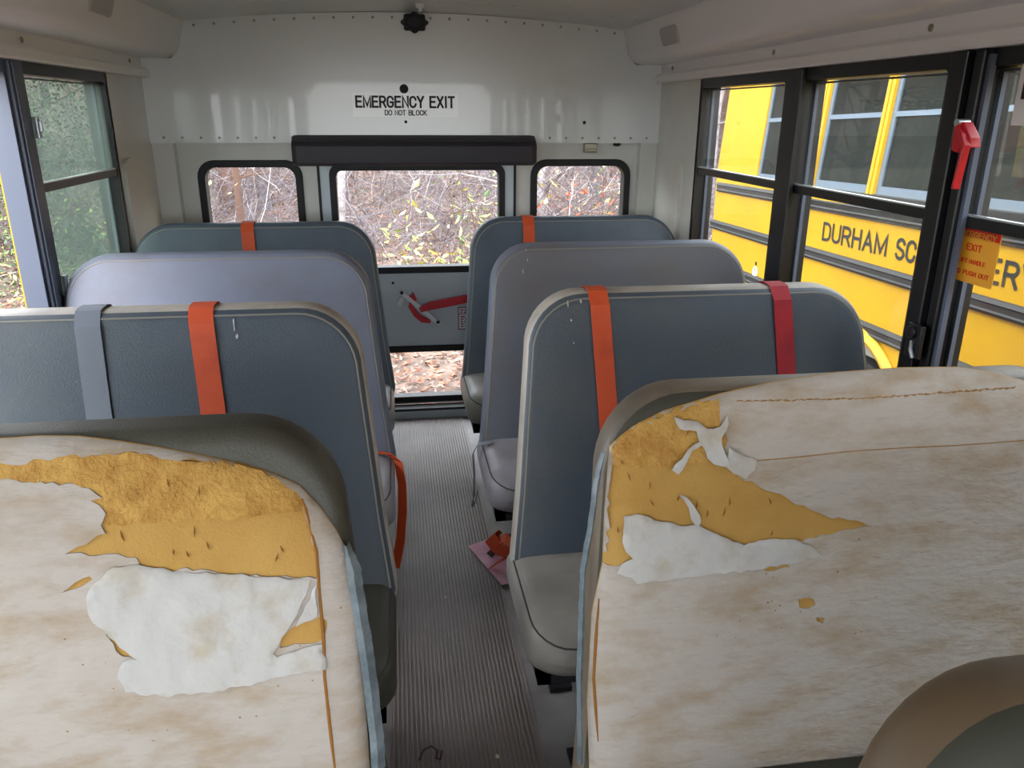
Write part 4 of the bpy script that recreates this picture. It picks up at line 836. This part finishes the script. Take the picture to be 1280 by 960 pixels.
for i in range(34):
    y = tr.uniform(15, 25); x = tr.uniform(-.75, .5)*y
    tree(x, y, tr.uniform(6, 9), tr.uniform(.05, .14), barkc[tr.choice(('grey', 'grey', 'brown', 'pale'))], 'bare leafless tree standing deep in the woods beyond the brambles', seed=50+i)
# leafy shrubs
def shrub(x, y, h, wd, cols, nleaf, name, label, cat='shrub', seed=0, size=.06, ns=9, grp=None):
    rr = random.Random(seed); T = empty(name, (x, y, gz(x, y))); tag(T, label, cat, grp)
    mb = MB(); Ps = []
    for k in range(ns): Ps.append(stem(mb, rr, rr.gauss(0, wd*.12), rr.gauss(0, wd*.12), 0, h*rr.uniform(.7, 1.1), .008, rr.uniform(.05, wd/h*.9), 0, 3))
    mb.build('stems', TW[2], T, smooth=False); mb = MB()
    for k in range(nleaf):
        P = rr.choice(Ps); q = P[rr.randint(1, 6)]+Vector((rr.gauss(0, wd*.16), rr.gauss(0, wd*.16), rr.gauss(0, h*.08))); leaf_quads(mb, q, size*rr.uniform(.6, 1.3), rr, rr.randrange(len(cols)), 1.2)
    mb.build('leaves', cols, T, smooth=False); return T
G = {k: mat('leaf_'+k, c, .6) for k, c in (('yellow', rgb(186, 180, 96)), ('lime', rgb(132, 150, 74)), ('green', rgb(72, 98, 48)), ('dark', rgb(38, 62, 34)), ('red', rgb(170, 74, 46)), ('cream', rgb(186, 182, 140)))}
shrub(.48, 9.6, 1.7, 1.0, [G['yellow'], G['lime'], G['cream']], 180, 'yellow_leaved_shrub', 'shrub with pale yellow leaves in the middle of the door window', seed=1, size=.13)
shrub(.82, 9.2, 1.9, .5, [G['lime'], G['green'], G['yellow']], 120, 'green_leaved_shrub', 'slender shrub with lime leaves right of the yellow one in the door window', seed=2, size=.11)
shrub(.3, 8.6, .5, .7, [G['yellow'], G['cream'], G['lime']], 60, 'low_shrub', 'low pale leaved plant at the foot of the door window view', seed=3, size=.09)
shrub(1.1, 10.8, 2.4, 1.0, [G['green'], G['lime']], 160, 'upright_shrub', 'green shrub seen at the upper right of the door window', seed=4, size=.07)
shrub(2.6, 10.8, 2.4, .8, [G['red'], G['red'], G['yellow']], 220, 'rust_leaved_shrub', 'orange red leaved shrub in the right rear window', seed=5, size=.10)
shrub(3.2, 11.5, 2.3, 1.0, [G['lime'], G['green']], 160, 'green_bush', 'yellow green bush at the right edge of the right rear window', seed=6, size=.08)
shrub(-2.1, 11.4, 1.5, .7, [G['yellow'], G['cream']], 14, 'sparse_shrub', 'nearly bare shrub with few yellow leaves in the left rear window', seed=7, size=.09)
lsp = [(-4.1, 10.2, 1.5, 1.5, 'gd'), (-5.0, 11.6, 2.2, 1.8, 'dl'), (-4.6, 13.0, 3.4, 1.8, 'd'), (-5.9, 13.6, 3.6, 2.2, 'dg'), (-3.9, 9.0, .8, 1.2, 'gy'), (-6.0, 10.6, 1.1, 1.6, 'ly'), (-5.2, 9.2, .6, 1.4, 'ly'), (-7.2, 12.5, 2.0, 2.0, 'lg'), (-4.4, 7.6, .5, 1.2, 'ly'), (-5.2, 15.5, 4.5, 2.5, 'd'), (-7.4, 15.5, 4.2, 2.6, 'dg'), (-3.8, 11.6, 2.4, 1.0, 'gd')]
kk = dict(g='green', d='dark', l='lime', y='yellow')
for i, (x, y, h, wd, c) in enumerate(lsp):
    shrub(x, y, h, wd, [G[kk[q]] for q in c], int(700*wd*max(h, .8)/2.2), 'evergreen_shrub' if 'd' in c else 'undergrowth_shrub', 'dark green shrub in the woods beyond the left windows' if 'd' in c else 'low yellow green undergrowth beyond the open left window', seed=30+i, size=.075, ns=12, grp='dark shrubs left of the bus' if 'd' in c else 'low undergrowth left of the bus')
